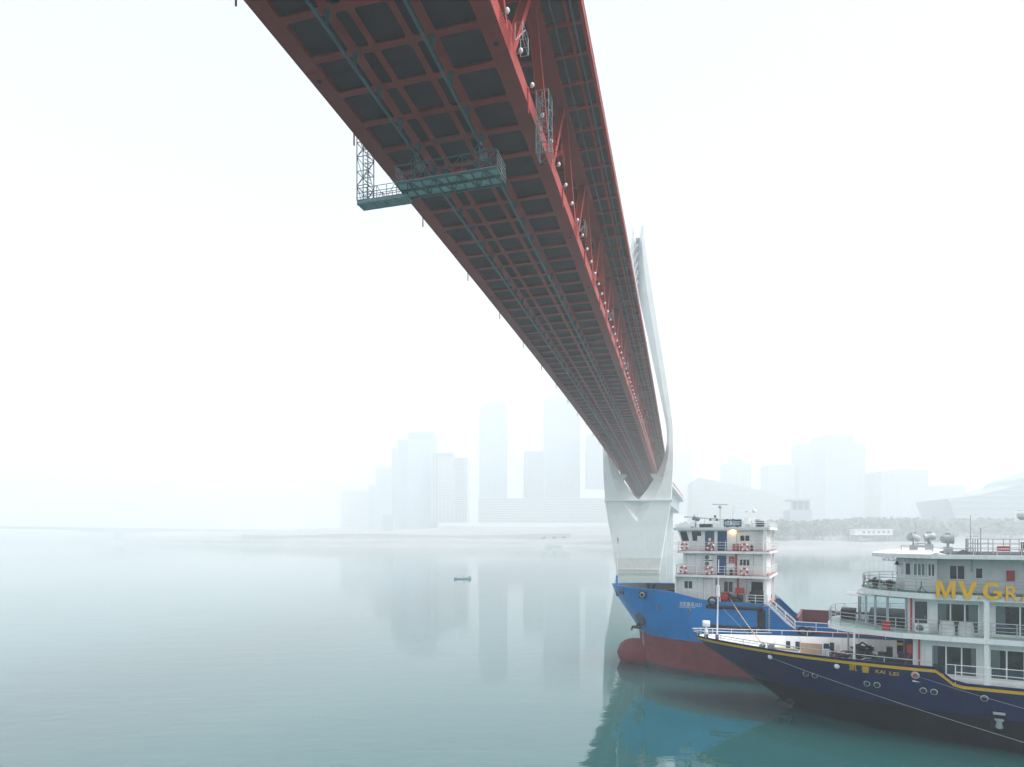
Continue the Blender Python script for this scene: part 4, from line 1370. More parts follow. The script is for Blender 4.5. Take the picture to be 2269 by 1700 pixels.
# inside of the bow: bulwark plating, stiffeners and deck
m = MB()
for sy in (-1, 1):
    rings = []
    for i in range(30):
        x = 0.3 + 14.5 * i / 29
        rings.append([(x, sy * max(0.01, H2.hb(x, z) - 0.08), z) for z in [zl + (sheer2(x) + 0.02 - zl) * q for zl in (max(4.1, 5.32 - 0.8 * x),) for q in (1.0, 0.7, 0.35, 0.0)]])
    m.loft(rings, False, False, True)
m.build('inner_bulwark', WHITE, cru, fix=False)
for k in range(13):
    x = 2.2 + k * 0.95
    m = MB()
    for sy in (1,):
        yt, yb = H2.hb(x, 5.15) - 0.1, H2.hb(x, 4.16) - 0.1
        m.add([(x - 0.02, sy * yt, 5.1), (x + 0.02, sy * yt, 5.1), (x + 0.02, sy * (yb - 0.35), 4.16), (x - 0.02, sy * (yb - 0.35), 4.16), (x - 0.02, sy * yb, 4.16), (x + 0.02, sy * yb, 4.16)],
              [[0, 1, 2, 3], [0, 3, 4], [1, 5, 2], [0, 4, 5, 1], [3, 2, 5, 4]])
    m.build('bulwark_stay', WHITE, cru)
xs_ = [1.75 + 13.95 * i / 20 for i in range(21)]
poly = [(x, -max(0.01, H2.hb(x, 4.0) - 0.06)) for x in xs_] + [(x, max(0.01, H2.hb(x, 4.0) - 0.06)) for x in reversed(xs_)]
m = MB().prism(poly, 4.05, 4.17); m.build('fore_deck', mat('pale_deck_paint', (0.55, 0.57, 0.57), 0.55, var=0.12, scale=1.2, c2=(0.32, 0.30, 0.28), streak=0.4), cru)
m = MB().box(15.6, CL - 0.1, -5.33, 5.33, 4.1, 4.28); m.build('main_deck', WHITE, cru)
# bow rail: a hoop over the stem and two bars aft
for sy in (-1, 1):
    m = MB()
    top, mid = [], []
    for i in range(28):
        x = -0.25 + 17.0 * (i / 27) ** 1.2
        z = tab([(-0.25, 5.75), (3, 5.62), (17, 5.55)], x)
        y = sy * (H2.hb(max(x, 0.02) + 0.25, 5.18) - 0.04 if x > 0 else 0.12)
        if i == 0: y = 0.0
        top.append((x, y, z)); mid.append((x + 0.12, y * 0.97, z - 0.22))
    m.path(top, 0.035, 6); m.path(mid[:12], 0.028, 6)
    for x in (0.35, 1.2, 2.6, 4.5, 6.4, 8.3, 10.2, 12.1, 14.0, 15.9):
        z = tab([(-0.25, 5.75), (3, 5.62), (17, 5.55)], x)
        y = sy * (H2.hb(x + 0.25, 5.18) - 0.04)
        m.tube((x, y, sheer2(x)), (x, y, z), 0.028, 6)
    m.build('bow_rail', WHITE if sy > 0 else STEELRAIL, cru)
# hull openings and lights
for x, z in ((9.04, 3.57), (9.66, 3.56), (12.98, 3.56), (13.58, 3.56), (16.2, 3.57), (16.78, 3.56), (19.4, 3.5), (22.6, 3.5), (23.2, 3.5)):
    y = -H2.hb(x, z)
    ax = Vector((-0.12, -1, -0.18))
    m = MB().lathe([(0.185, -0.06), (0.21, 0.0), (0.2, 0.05), (0.165, 0.055)], (x, y, z), ax, 16); p = m.build('porthole', STEELRAIL, cru)
    m = MB().lathe([(0.16, 0.0), (0.16, 0.058)], (x, y, z), ax, 14); m.build('porthole_glass', DARKGLASS, p)
for x, z in ((6.55, 4.52), (11.15, 4.55)):
    y = -H2.hb(x, z)
    m = MB().lathe([(0.14, -0.05), (0.19, 0.03), (0.13, 0.12), (0.04, 0.15)], (x, y, z), (-0.15, -1, -0.1), 14); m.build('hull_fairlead', LAMPW, cru)
y = -H2.hb(15.75, 4.5)
m = MB().lathe([(0.16, -0.05), (0.26, 0.02), (0.22, 0.1), (0.15, 0.1)], (15.75, y, 4.56), (0, -1, -0.1), 14); hw = m.build('hawse_pipe', STEELRAIL, cru)
m = MB().lathe([(0.14, 0.0), (0.14, 0.105)], (15.75, y, 4.56), (0, -1, -0.1), 12); m.build('hawse_hole', REDP, hw)
m = MB()
y = -H2.hb(20.15, 2.2)
m.box(19.75, 20.55, y - 0.12, y + 0.2, 1.4, 2.75); m.build('recess_plate', BLACKP, cru)
m = MB().lathe([(0.14, 0), (0.2, 0.05), (0.14, 0.4), (0.24, 0.5), (0.24, 0.56)], (20.15, y - 0.3, 1.7), (0, 0, 1), 12)
m.bar((19.85, y - 0.3, 2.62), (20.45, y - 0.3, 2.62), 0.22, 0.12); m.build('hull_bollard', GREYP, cru)
# anchor at the waterline
m = MB()
c = Vector((7.3, -0.95, 0.62))
m.bar(c + Vector((0.5, 0.3, 0.5)), c, 0.16, 0.16)
m.bar(c + Vector((-0.5, 0.1, -0.1)), c + Vector((0.55, -0.25, -0.2)), 0.2, 0.22)
for s_ in (-1, 1): m.path([c + Vector((0.5 * s_, -0.2 * s_, -0.15)), c + Vector((0.62 * s_, -0.35, 0.12)), c + Vector((0.4 * s_, -0.4, 0.4))], 0.075, 6)
m.lathe([(0.1, -0.05), (0.16, 0.0), (0.1, 0.05)], c + Vector((0.5, 0.3, 0.55)), (0, 1, 0), 10)
m.build('anchor', DKSTEEL, cru)
GOLD = plain('gold_name_paint', (0.75, 0.42, 0.03), 0.4)
def on2(x0, z0, off=0.03):
    return lambda a, b, c: Vector((x0 + a, -(H2.hb(x0 + a, z0 + b) + off + c), z0 + b))
lettering('ship_name', '凯', 0.50, on2(11.92, 4.42), GOLD, cru, bold=0.008)
lettering('ship_name', '蕾', 0.50, on2(12.67, 4.39), GOLD, cru, bold=0.008)
lettering('ship_name_latin', 'KAI', 0.34, on2(13.5, 4.42), GOLD, cru, width=0.55, bold=0.004)
lettering('ship_name_latin', 'LEI', 0.34, on2(14.3, 4.38), GOLD, cru, width=0.52, bold=0.004)

# ---- decks
def front_poly(xf, xs, hw, p, n=14):
    pts = []
    for i in range(-n, n + 1):
        y = hw * i / n
        pts.append((xf + (xs - xf) * abs(i / n) ** p, y))
    return pts
def deck_poly(xf, xs, hw, p):
    f = front_poly(xf, xs, hw, p)            # from -hw to +hw
    return [(CL - 1, -hw), (CL - 1, hw)] + list(reversed(f))
P2 = front_poly(10.3, 15.0, 5.5, 4.0)
m = MB().prism(deck_poly(10.3, 15.0, 5.5, 4.0), 6.92, 7.24); d2 = m.build('saloon_deck', WHITE, cru)
PALEGREEN = mat('pale_green_deck', (0.42, 0.56, 0.50), 0.5, var=0.1)
m = MB().prism([(x + 0.12 if x < 40 else x, y * 0.985) for x, y in deck_poly(10.3, 15.0, 5.5, 4.0)], 7.245, 7.262); m.build('deck_covering', PALEGREEN, d2)
P3 = front_poly(12.5, 16.2, 5.4, 3.0)
m = MB().prism(deck_poly(12.5, 16.2, 5.4, 3.0), 9.56, 9.92); d3 = m.build('bridge_deck', WHITE, cru)
m = MB().prism([(x + 0.12 if x < 40 else x, y * 0.985) for x, y in deck_poly(12.5, 16.2, 5.4, 3.0)], 9.925, 9.942); m.build('deck_covering', mat('green_deck', (0.05, 0.20, 0.14), 0.5, var=0.15), d3)
m = MB()
roof = [(CL - 1, -5.6), (CL - 1, 5.6), (16.6, 5.6), (14.0, 3.4), (13.2, 1.6), (13.2, -1.6), (14.0, -3.4), (16.6, -5.6)]
m.prism(roof, 12.2, 12.46); rf = m.build('wheelhouse_roof', WHITE, cru)
m = MB()
lo = [(x, y, 12.463) for x, y in roof[2:]] ; 
cam_top = [(17.4, 4.6, 12.78), (14.6, 2.8, 12.66), (14.0, 1.4, 12.62), (14.0, -1.4, 12.62), (14.6, -2.8, 12.66), (17.4, -4.6, 12.78)]
m.add(lo + cam_top, [[0, 1, 7, 6], [1, 2, 8, 7], [2, 3, 9, 8], [3, 4, 10, 9], [4, 5, 11, 10], [6, 7, 8, 9, 10, 11]])
m.build('roof_visor', WHITE, rf)
m = MB().box(17.5, CL - 2, -5.0, 5.0, 12.463, 12.5); m.build('sun_deck_mat', mat('dark_deck_mat', (0.05, 0.055, 0.06), 0.8), rf)
m = MB()
for k in range(7):
    x = 13.9 + k * 0.32
    yy = -2.2 - k * 0.33
    m.bar((x, yy, 12.2), (x, yy, 11.95), 0.04, 0.04)
    if k < 6: m.bar((x, yy, 11.95), (x + 0.32, yy - 0.33, 12.2), 0.03, 0.03)
m.bar((13.9, -2.2, 11.95), (15.85, -4.2, 11.95), 0.035, 0.035)
m.build('visor_bracing', GREYP, rf)
# ---- bridge deck: wheelhouse front, then a recessed promenade wall
wh = [(14.7, 0.0), (14.75, -1.6), (15.2, -3.0), (16.95, -4.15)]
m = MB()
poly = [(x, y) for x, y in wh] + [(40, -4.15)][:0]
full_ = [(17.0, 4.15), (15.2, 3.0), (14.75, 1.6), (14.75, -1.6), (15.2, -3.0), (17.0, -4.15)]
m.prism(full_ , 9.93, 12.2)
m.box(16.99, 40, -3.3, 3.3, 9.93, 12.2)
m.build('wheelhouse_wall', mat('dull_cream_wall', (0.74, 0.75, 0.74), 0.45, var=0.05, c2=(0.42, 0.38, 0.33), streak=0.25), cru)  # cream tone a little darker than the white ship paint
def wall_window(p, q, z0, z1, n, parent, fm=WHITE, glass=None, off=0.03, name='window', fw=0.06):
    """n-pane window between two plan points of a wall that faces the near side"""
    p, q = Vector((p[0], p[1], 0)), Vector((q[0], q[1], 0))
    d = (q - p).normalized()
    nrm = Vector((d.y, -d.x, 0))
    if nrm.y > 0: nrm = -nrm
    m = MB()
    L = (q - p).length
    def blk(a, b, c, e, t):
        A, B = p + d * a, p + d * b
        vs = []
        for P in (A, B):
            for z in (c, e):
                for o in (0.0, t): vs.append(P + nrm * o + Vector((0, 0, z)))
        m.add(vs, [[0, 2, 3, 1], [4, 5, 7, 6], [0, 1, 5, 4], [2, 6, 7, 3], [0, 4, 6, 2], [1, 3, 7, 5]])
    blk(0, L, z0, z0 + fw, off + 0.02); blk(0, L, z1 - fw, z1, off + 0.02)
    for k in range(n + 1):
        a = (L - fw) * k / n
        blk(a, a + fw, z0 + fw, z1 - fw, off + 0.017)
    w = m.build(name, fm, parent)
    for k in range(n):
        a, b = L * k / n + fw * 0.6, L * (k + 1) / n - fw * 0.4
        A, B = p + d * a + nrm * off * 0.6, p + d * b + nrm * off * 0.6
        m2 = MB().add([A + Vector((0, 0, z0 + fw * 0.6)), B + Vector((0, 0, z0 + fw * 0.6)), B + Vector((0, 0, z1 - fw * 0.6)), A + Vector((0, 0, z1 - fw * 0.6))], [[0, 1, 2, 3]])
        m2.build('pane', glass or DARKGLASS, w, fix=False)
    return w
MIDGLASS = plain('mid_tone_glass', (0.10, 0.17, 0.20), 0.05)  # blue-grey glass, lighter than the dark panes
wall_window((15.22, -3.03), (15.6, -3.28), 10.95, 11.85, 1, cru)
wall_window((15.7, -3.35), (16.4, -3.81), 10.95, 11.85, 3, cru, glass=MIDGLASS)
wall_window((16.5, -3.87), (16.92, -4.13), 10.95, 11.85, 2, cru)
wall_window((14.77, -1.5), (15.17, -2.9), 10.95, 11.85, 2, cru, glass=MIDGLASS)
window(17.7, 18.6, 10.75, 11.75, -3.3, cru, 2)
window(19.1, 19.55, 10.85, 11.6, -3.3, cru, 1)
m = MB().box(20.75, 21.15, -3.42, -3.3, 10.75, 11.45); m.build('fire_hose_box', REDP, cru)
m = MB().tube((18.95, -3.35, 11.3), (18.95, -3.35, 12.18), 0.03, 6); m.build('wall_conduit', GREYP, cru)
# saloon deck: curved glass front and cabins behind the walkway
gpts = [(12.35, 1.6), (12.3, 0.0), (12.45, -1.0), (12.85, -1.95), (13.45, -2.75), (14.2, -3.45), (15.3, -4.05)]
for a, b in zip(gpts, gpts[1:]):
    wall_window(a, b, 7.3, 9.5, 1, cru, GREYP, CGLASS, 0.03, 'saloon_window', 0.09)
m = MB()
m.path([(12.35, 1.7, 9.5), (12.25, 0, 9.5), (12.4, -1.05, 9.5), (13.4, -2.85, 9.5)], 0.12, 8); m.build('glass_head_beam', WHITE, cru)
m = MB()
cp = [(11.6, 1.5), (11.5, 0.2), (11.55, -0.8), (12.3, -2.3), (12.9, -2.1), (12.6, -0.8), (12.5, 1.5)]
m.prism(cp[::-1], 9.30, 9.36); m.build('glass_canopy', WHITE, cru)
m = MB().box(15.35, 40, -4.25, 4.25, 7.25, 9.56); m.build('saloon_deckhouse', WHITE, cru)
m = MB().box(13.0, 15.3, -2.2, 3.5, 7.27, 8.0); m.build('saloon_furniture', mat('dark_furniture', (0.05, 0.045, 0.045), 0.6), cru)
door(15.75, 16.45, 7.3, 9.3, -4.25, cru, mat('dark_cabin_door', (0.03, 0.04, 0.055), 0.3))
m = MB().tube((15.55, -4.42, 7.3), (15.55, -4.42, 9.5), 0.06, 8); m.build('fire_main', REDP, cru)
CURTAIN = mat('pale_curtain', (0.55, 0.56, 0.54), 0.85, var=0.08)
ROOMDARK = plain('painted_room_dark', (0.02, 0.025, 0.028), 0.7)  # darkness of the unlit rooms, put in as a flat panel colour
def cabin_window(x0, x1, z0, z1, n):
    w = window(x0, x1, z0, z1, -4.25, cru, n, name='cabin_window', fw=0.08, glass=CGLASS)
    m = MB().box(x0 + 0.02, x1 - 0.02, -4.258, -4.252, z0 + 0.02, z1 - 0.02); m.build('room_dark_panel', ROOMDARK, w)
    for a, b in ((x0 + 0.1, x0 + 0.1 + (x1 - x0) * random.uniform(0.08, 0.2)), (x1 - 0.1 - (x1 - x0) * random.uniform(0.08, 0.2), x1 - 0.1)):
        m = MB(); k_ = max(6, int((b - a) / 0.04))
        m.loft([[(a + (b - a) * q / k_, -4.262 - 0.005 * (q % 2), z0 + 0.1), (a + (b - a) * q / k_, -4.262 - 0.005 * (q % 2), z1 - 0.1)] for q in range(k_ + 1)], False, False, False)
        m.build('curtain', CURTAIN, w, fix=False)
    m = MB().box(x0 + 0.08, x1 - 0.08, -4.266, -4.262, z0 + 0.1, z0 + 0.1 + (z1 - z0) * 0.28); m.build('lower_blind', mat('blue_grey_blind', (0.12, 0.2, 0.25), 0.6), w)
    return w
cabin_window(16.95, 19.25, 7.35, 9.3, 3)
cabin_window(20.0, 22.6, 7.35, 9.3, 2)
cabin_window(23.2, 25.8, 7.35, 9.3, 2)
m = MB().box(15.75, 16.55, -4.75, -4.3, 7.3, 7.85); ac = m.build('air_conditioner', WHITE, cru)
m = MB().lathe([(0.22, 0), (0.22, 0.012)], (16.02, -4.75, 7.57), (0, -1, 0), 16); m.build('fan_grille', mat('dark_fan_grille', (0.08, 0.09, 0.1), 0.5), ac)
m = MB().box(13.85, 14.35, -4.75, -4.4, 7.27, 7.85); m.build('red_locker', REDP, cru)
# main deck: forward bulkhead, windows
m = MB().box(15.65, 40, -4.25, 4.25, 4.28, 6.92); m.build('main_deckhouse', WHITE, cru)
for a, b in ((16.65, 19.15), (19.75, 22.4), (23, 25.6)):
    cabin_window(a, b, 4.55, 6.5, 3)
m = MB().tube((16.0, -4.35, 4.3), (16.0, -4.35, 6.9), 0.055, 8); m.build('fire_main', REDP, cru)
for x in (19.5, 24.2):
    for z0, z1 in ((4.28, 6.92), (7.24, 9.56)):
        m = MB().box(x - 0.13, x + 0.13, -5.46, -5.22, z0, z1); m.build('deck_post', WHITE, cru)
m = MB().box(19.4, 19.6, -4.35, -4.25, 7.3, 9.5); m.build('pilaster', WHITE, cru)
m = MB().tube((12.2, -4.55, 4.17), (12.2, -4.55, 6.93), 0.07, 8); m.build('deck_stanchion', WHITE, cru)
m = MB().tube((11.4, 3.9, 4.17), (11.4, 3.9, 6.93), 0.07, 8); m.build('deck_stanchion', GREYP, cru)
m = MB()
for x, z0, z1 in ((17.9, 4.28, 5.45), (19.7, 4.28, 5.45), (21.5, 4.28, 5.45), (23.3, 4.28, 5.45)): m.tube((x, -5.45, z0), (x, -5.45, z1), 0.03, 6)
for z in (4.65, 5.0, 5.45): m.tube((17.4 if z > 5 else 17.9, -5.45, z), (26, -5.45, z), 0.025, 6)
m.build('main_deck_rail', WHITE, cru)
def poly_rail(pts, z, h, name, mt=STEELRAIL, bars=4, inset=0.08, step=1.25):
    return rail(name, [(x + inset, y * 0.985, z) for x, y in pts], h, mt, cru, bars, 0.02, step, 0.026)
near2 = [p for p in P2 if p[1] <= 0.01][::-1] + [(18.0, -5.5), (26.0, -5.5)]
far2 = [p for p in P2 if p[1] >= -0.01] + [(24, 5.5)]
poly_rail(near2, 7.24, 0.98, 'saloon_deck_rail'); poly_rail(far2, 7.24, 0.98, 'saloon_deck_rail')
near3 = [p for p in P3 if p[1] <= 0.01][::-1] + [(26.0, -5.4)]
far3 = [p for p in P3 if p[1] >= -0.01] + [(24, 5.4)]
poly_rail(near3, 9.92, 0.92, 'bridge_deck_rail'); poly_rail(far3, 9.92, 0.92, 'bridge_deck_rail')
rail('roof_rail', [(15.0, -3.0, 12.62), (17.4, -5.3, 12.47), (26, -5.3, 12.47)], 0.38, STEELRAIL, cru, 1, 0.022, 1.2)
rail('sun_deck_rail', [(19.2, -3.9, 12.5), (20.2, -4.6, 12.5), (27, -4.6, 12.5)], 0.98, STEELRAIL, cru, 3, 0.024, 0.9)
rail('sun_deck_rail', [(19.2, -3.9, 12.5), (19.0, 0, 12.5), (19.2, 3.9, 12.5), (27, 4.6, 12.5)], 0.98, STEELRAIL, cru, 3, 0.024, 0.9)
# ---- the yellow letters on the bridge-deck rail
GLYPH = {'M': [(0, 0), (0.2, 0), (0.2, 0.66), (0.41, 0.0), (0.59, 0.0), (0.8, 0.66), (0.8, 0), (1, 0), (1, 1), (0.73, 1), (0.5, 0.34), (0.27, 1), (0, 1)],
         'V': [(0, 1), (0.37, 0), (0.63, 0), (1, 1), (0.74, 1), (0.5, 0.3), (0.26, 1)],
         'G': [(0.5 + 0.5 * math.cos(R(a)), 0.5 + 0.5 * math.sin(R(a))) for a in range(38, 331, 12)] + [(1.0, 0.12), (1.0, 0.52), (0.55, 0.52), (0.55, 0.36), (0.76, 0.36), (0.76, 0.24)] + [(0.5 + 0.27 * math.cos(R(a)), 0.5 + 0.31 * math.sin(R(a))) for a in range(310, 37, -14)]}
for ch, x0, x1, h_ in (('M', 16.88, 17.9, 1.12), ('V', 18.02, 19.02, 1.12), ('G', 19.28, 20.26, 1.12), ('R', 20.42, 21.06, 0.92), ('A', 21.16, 21.95, 0.92), ('N', 22.1, 22.9, 0.92), ('D', 23.05, 23.8, 0.92)):
    if ch in GLYPH:
        g_ = GLYPH[ch]
        mm = MB().prism([(x0 + a * (x1 - x0), 9.69 + b * h_) for a, b in g_], -5.56, -5.44, lambda a, b, h: (a, h, b))
        o = mm.build('sign_letter', YELLOW, cru)
        me = o.data
        me.materials.append(YSIDE)
    else:
        me = text_mesh(ch, 1.0, 0, 0.012, 0.06)
        me.materials.clear()
        xs0 = [v.co.x for v in me.vertices]; ys0 = [v.co.y for v in me.vertices]
        a0, a1, b0, b1 = min(xs0), max(xs0), min(ys0), max(ys0)
        for v in me.vertices:
            v.co = Vector((x0 + (v.co.x - a0) / (a1 - a0) * (x1 - x0), -5.5 - v.co.z, 9.69 + (v.co.y - b0) / (b1 - b0) * h_))
        me.materials.append(YELLOW); me.materials.append(YSIDE)
        o = bpy.data.objects.new('sign_letter', me); col.objects.link(o); o.parent = cru
    me.update()
    for p in me.polygons:
        p.material_index = 0 if p.center.y < -5.555 else 1
m = MB().lathe([(0.09, -0.06), (0.09, 0.06)], (19.13, -5.5, 9.8), (0, 1, 0), 14); m.build('sign_dot', YELLOW, cru)
# ---- roof gear
def searchlight(x, y, z, ax, s=1.0):
    m = MB()
    m.box(x - 0.25 * s, x + 0.25 * s, y - 0.25 * s, y + 0.25 * s, z, z + 0.42 * s); st = m.build('searchlight_stand', GREYP, cru)
    m = MB()
    c = Vector((x, y, z + 0.92 * s))
    m.tube((x, y, z + 0.42 * s), (x, y, z + 0.62 * s), 0.07 * s, 8)
    a = Vector(ax).normalized()
    m.lathe([(0.1 * s, -0.42 * s), (0.24 * s, -0.34 * s), (0.29 * s, -0.1 * s), (0.29 * s, 0.24 * s), (0.31 * s, 0.26 * s), (0.31 * s, 0.3 * s)], c, a, 16)
    m.box(c.x - 0.14 * s, c.x + 0.14 * s, c.y - 0.1 * s, c.y + 0.1 * s, c.z + 0.27 * s, c.z + 0.38 * s)
    for sy in (-1, 1): m.path([(x, y, z + 0.58 * s), (x, y + sy * 0.33 * s, z + 0.66 * s), (x, y + sy * 0.33 * s, z + 0.92 * s)], 0.03 * s, 6)
    m.build('searchlight', GREYP, cru)
searchlight(15.75, -2.0, 12.62, (-0.75, -0.45, 0.3))
searchlight(16.6, -3.2, 12.72, (-0.9, -0.1, -0.15), 0.95)
searchlight(17.6, -4.0, 12.5, (0.95, 0.1, 0.0), 1.05)
m = MB()
for y, z, L_ in ((-3.0, 12.98, 0.9), (-2.6, 13.15, 0.7)):
    m.lathe([(0.2, 0), (0.13, 0.08), (0.06, 0.25), (0.035, 0.6), (0.035, L_)], (15.75, y, z), (1, 0, 0), 12)
    m.box(16.5, 16.75, y - 0.1, y + 0.1, 12.62, z + 0.1)
m.build('air_horn', GREYP, cru)
m = MB().tube((18.9, -3.0, 12.47), (18.9, -3.0, 15.05), 0.03, 6, 0.02); m.tube((18.5, -3.0, 13.65), (19.3, -3.0, 13.65), 0.012, 5); m.build('radio_mast', GREYP, cru)
m = MB().tube((19.5, -2.4, 12.5), (19.5, -2.4, 14.2), 0.035, 6); m.build('radio_mast', GREYP, cru)
m = MB().tube((15.9, -1.2, 12.62), (15.9, -1.2, 14.7), 0.016, 5); m.build('whip_antenna', GREYP, cru)
m = MB()
m.lathe([(0.12, -1.0), (0.12, 0.0), (0.5, 0.02), (0.62, 0.15), (0.66, 0.42), (0.6, 0.46)], (22.35, 0, 14.75), (0, 0, 1), 20)
m.path([(22.35 + 0.6 * math.cos(a), 0.6 * math.sin(a), 15.4) for a in [2 * math.pi * k / 16 for k in range(17)]], 0.03, 6)
m.tube((22.35, 0, 12.5), (22.35, 0, 13.8), 0.1, 8)
m.build('lookout_platform', WHITE, cru)
m = MB().tube((19.5, -2.4, 14.15), (22.0, -0.3, 15.0), 0.008, 4); m.build('aerial_wire', THINROPE, cru)
m = MB().box(20.1, 20.75, -4.75, -4.66, 12.72, 13.02); sb = m.build('red_sign', REDP, cru)
m = MB()
for k in range(5): m.box(20.2 + k * 0.1, 20.26 + k * 0.1, -4.756, -4.75, 12.84, 12.9)
m.build('sign_lettering', WMARK, sb)
m = MB()
m.add([(17.9, -4.6, 12.5), (19.0, -4.6, 12.5), (19.0, -3.4, 12.5), (17.9, -3.4, 12.5), (18.4, -4.1, 12.78)], [[0, 1, 4], [1, 2, 4], [2, 3, 4], [3, 0, 4]])
m.build('tarpaulin', DKSTEEL, cru)
# sun-deck chairs behind the rail
def deck_chair(x, y, label):
    r = thing2('deck_chair', x, y, 12.5, label, 'chair')
    BR = mat('brown_slat_wood', (0.10, 0.07, 0.055), 0.6)
    for k in range(5):
        m = MB().box(-0.22 + k * 0.1, -0.15 + k * 0.1, -0.02, 0.02, 0.3, 0.78)
        m.build('back_slat', BR, r)
    m = MB().box(-0.25, 0.25, -0.5, 0.0, 0.26, 0.3); m.build('seat', BR, r)
    for sx in (-1, 1):
        for yy in (-0.45, 0.0):
            m = MB().box(sx * 0.22 - 0.02, sx * 0.22 + 0.02, yy - 0.02, yy + 0.02, 0.0, 0.26); m.build('leg', BR, r)
deck_chair(21.6, -4.0, 'brown slatted deck chair behind the sun deck rail')
# bow fittings of the ship
m = MB().tube((1.84, 0, 4.9), (1.98, 0, 11.7), 0.07, 8, 0.03); bm_ = m.build('bow_mast', WHITE, cru)
m = MB().box(1.78, 2.02, -0.12, 0.12, 8.6, 9.5); m.build('mast_lamp_box', WHITE, bm_)
m = MB().lathe([(0.05, 0), (0.08, 0.1), (0.05, 0.2)], (1.98, 0, 10.4), (0, 0, 1), 8); m.build('mast_lamp', DKSTEEL, bm_)
m = MB().lathe([(0.16, 0), (0.14, 0.55), (0.1, 0.6)], (1.84, 0, 4.75), (0, 0, 1), 10); m.build('mast_foot', NAVY, cru)
m = MB(); m.lathe([(0.2, 0), (0.16, 0.5)], (0.95, 0, 4.9), (0, 0, 1), 10); m.build('bow_light_foot', NAVY, cru)
m = MB(); m.lathe([(0.16, 0), (0.12, 0.35), (0.05, 0.42), (0.05, 0.62)], (0.95, 0, 5.4), (0, 0, 1), 10); m.lathe([(0.24, -0.3), (0.27, -0.26), (0.27, 0.26), (0.22, 0.3)], (0.95, 0, 6.25), (1, 0.2, 0), 14)
m.build('bow_light', WHITE, cru)
m = MB()
m.lathe([(0.16, 0), (0.2, 0.04), (0.2, 0.12), (0.1, 0.15), (0.1, 0.5), (0.2, 0.53), (0.2, 0.6)], (5.4, -0.3, 4.75), (0.1, 1, 0), 12)
m.box(5.2, 6.4, -0.4, 0.5, 4.17, 4.5); m.box(5.9, 6.3, -0.3, 0.3, 4.5, 4.9)
m.build('anchor_windlass', mat('grey_windlass', (0.14, 0.17, 0.19), 0.4, 0.4), cru)
m = MB(); m.tube((6.3, 0.1, 4.65), (8.1, 0.3, 4.6), 0.1, 8); m.build('coiled_hawser', ROPE, cru)
m = MB().box(6.9, 8.2, -0.7, -0.2, 4.17, 4.5); m.build('deck_chest', DKSTEEL, cru)
for x, y in ((7.0, 2.9), (7.7, 3.1), (11.9, 4.2), (10.2, 4.0)):
    m = MB().box(x - 0.16, x + 0.16, y - 0.1, y + 0.1, 4.17, 4.85); m.build('deck_vent', DKSTEEL, cru)
m = MB()
for dx in (0, 0.5): m.lathe([(0.12, 0), (0.12, 0.4), (0.17, 0.44), (0.17, 0.5)], (9.0 + dx, -2.8, 4.2), (0, 0, 1), 10)
m.box(8.8, 9.7, -3.05, -2.55, 4.17, 4.24)
m.build('mooring_bitts', DKSTEEL, cru)
for x, y in ((13.4, -3.6), (13.9, -1.0), (14.6, -3.0)):
    m = MB(); m.lathe([(0.32, -0.5), (0.4, -0.48), (0.4, -0.42), (0.22, -0.4), (0.22, 0.4), (0.4, 0.42), (0.4, 0.48), (0.32, 0.5)], (x, y, 4.75), (0.2, 1, 0), 14); m.box(x - 0.5, x + 0.5, y - 0.55, y + 0.55, 4.17, 4.35); m.box(x + 0.2, x + 0.6, y - 0.3, y + 0.3, 4.3, 5.6)
    m.build('mooring_winch', DKSTEEL, cru)
m = MB().box(15.2, 15.64, -4.2, 4.2, 4.17, 6.92); m.build('dark_bulkhead', mat('dark_bulkhead_paint', (0.03, 0.035, 0.04), 0.6), cru)
m = MB(); m.bar((14.9, -4.2, 4.3), (15.6, -4.2, 6.0), 0.06, 0.06); m.box(15.3, 15.6, -4.3, -4.2, 5.8, 6.4); m.build('wall_gear', REDP, cru)

# ---- loose things on the cruise ship
t_ = thing2('plywood_board', 8.9, 1.5, 4.17, 'tan plywood board leaning on the foredeck', 'board', 0.1)
m = MB().add([(-0.8, -0.02, 0), (0.8, -0.02, 0), (0.8, 0.33, 0.82), (-0.8, 0.33, 0.82), (-0.8, 0.03, 0), (0.8, 0.03, 0), (0.8, 0.38, 0.82), (-0.8, 0.38, 0.82)], [[0, 1, 2, 3], [7, 6, 5, 4], [0, 4, 5, 1], [1, 5, 6, 2], [2, 6, 7, 3], [3, 7, 4, 0]])
m.build('sheet', mat('plywood', (0.55, 0.36, 0.24), 0.7, var=0.12, scale=4), t_)
m = MB()
for x in (-0.5, 0.5): m.bar((x, 0.35, 0.7), (x, 0.8, 0.0), 0.05, 0.05)
m.build('prop', ROPE, t_)
t_ = thing2('folding_chair', 10.1, 1.2, 4.17, 'dark folding chair standing beside the plywood board', 'chair', 0.4)
m = MB().box(-0.24, 0.24, -0.24, 0.24, 0.42, 0.47); m.build('seat', DKBLUE, t_)
m = MB().add([(-0.24, 0.22, 0.55), (0.24, 0.22, 0.55), (0.2, 0.3, 0.95), (-0.2, 0.3, 0.95), (-0.24, 0.26, 0.55), (0.24, 0.26, 0.55), (0.2, 0.34, 0.95), (-0.2, 0.34, 0.95)], [[0, 1, 2, 3], [7, 6, 5, 4], [0, 4, 5, 1], [1, 5, 6, 2], [2, 6, 7, 3], [3, 7, 4, 0]]); m.build('backrest', DKBLUE, t_)
for sx in (-1, 1):
    for sy in (-1, 1):
        m = MB().tube((sx * 0.21, sy * 0.21, 0), (sx * 0.2, sy * 0.2, 0.43), 0.018, 6); m.build('leg', DKSTEEL, t_)
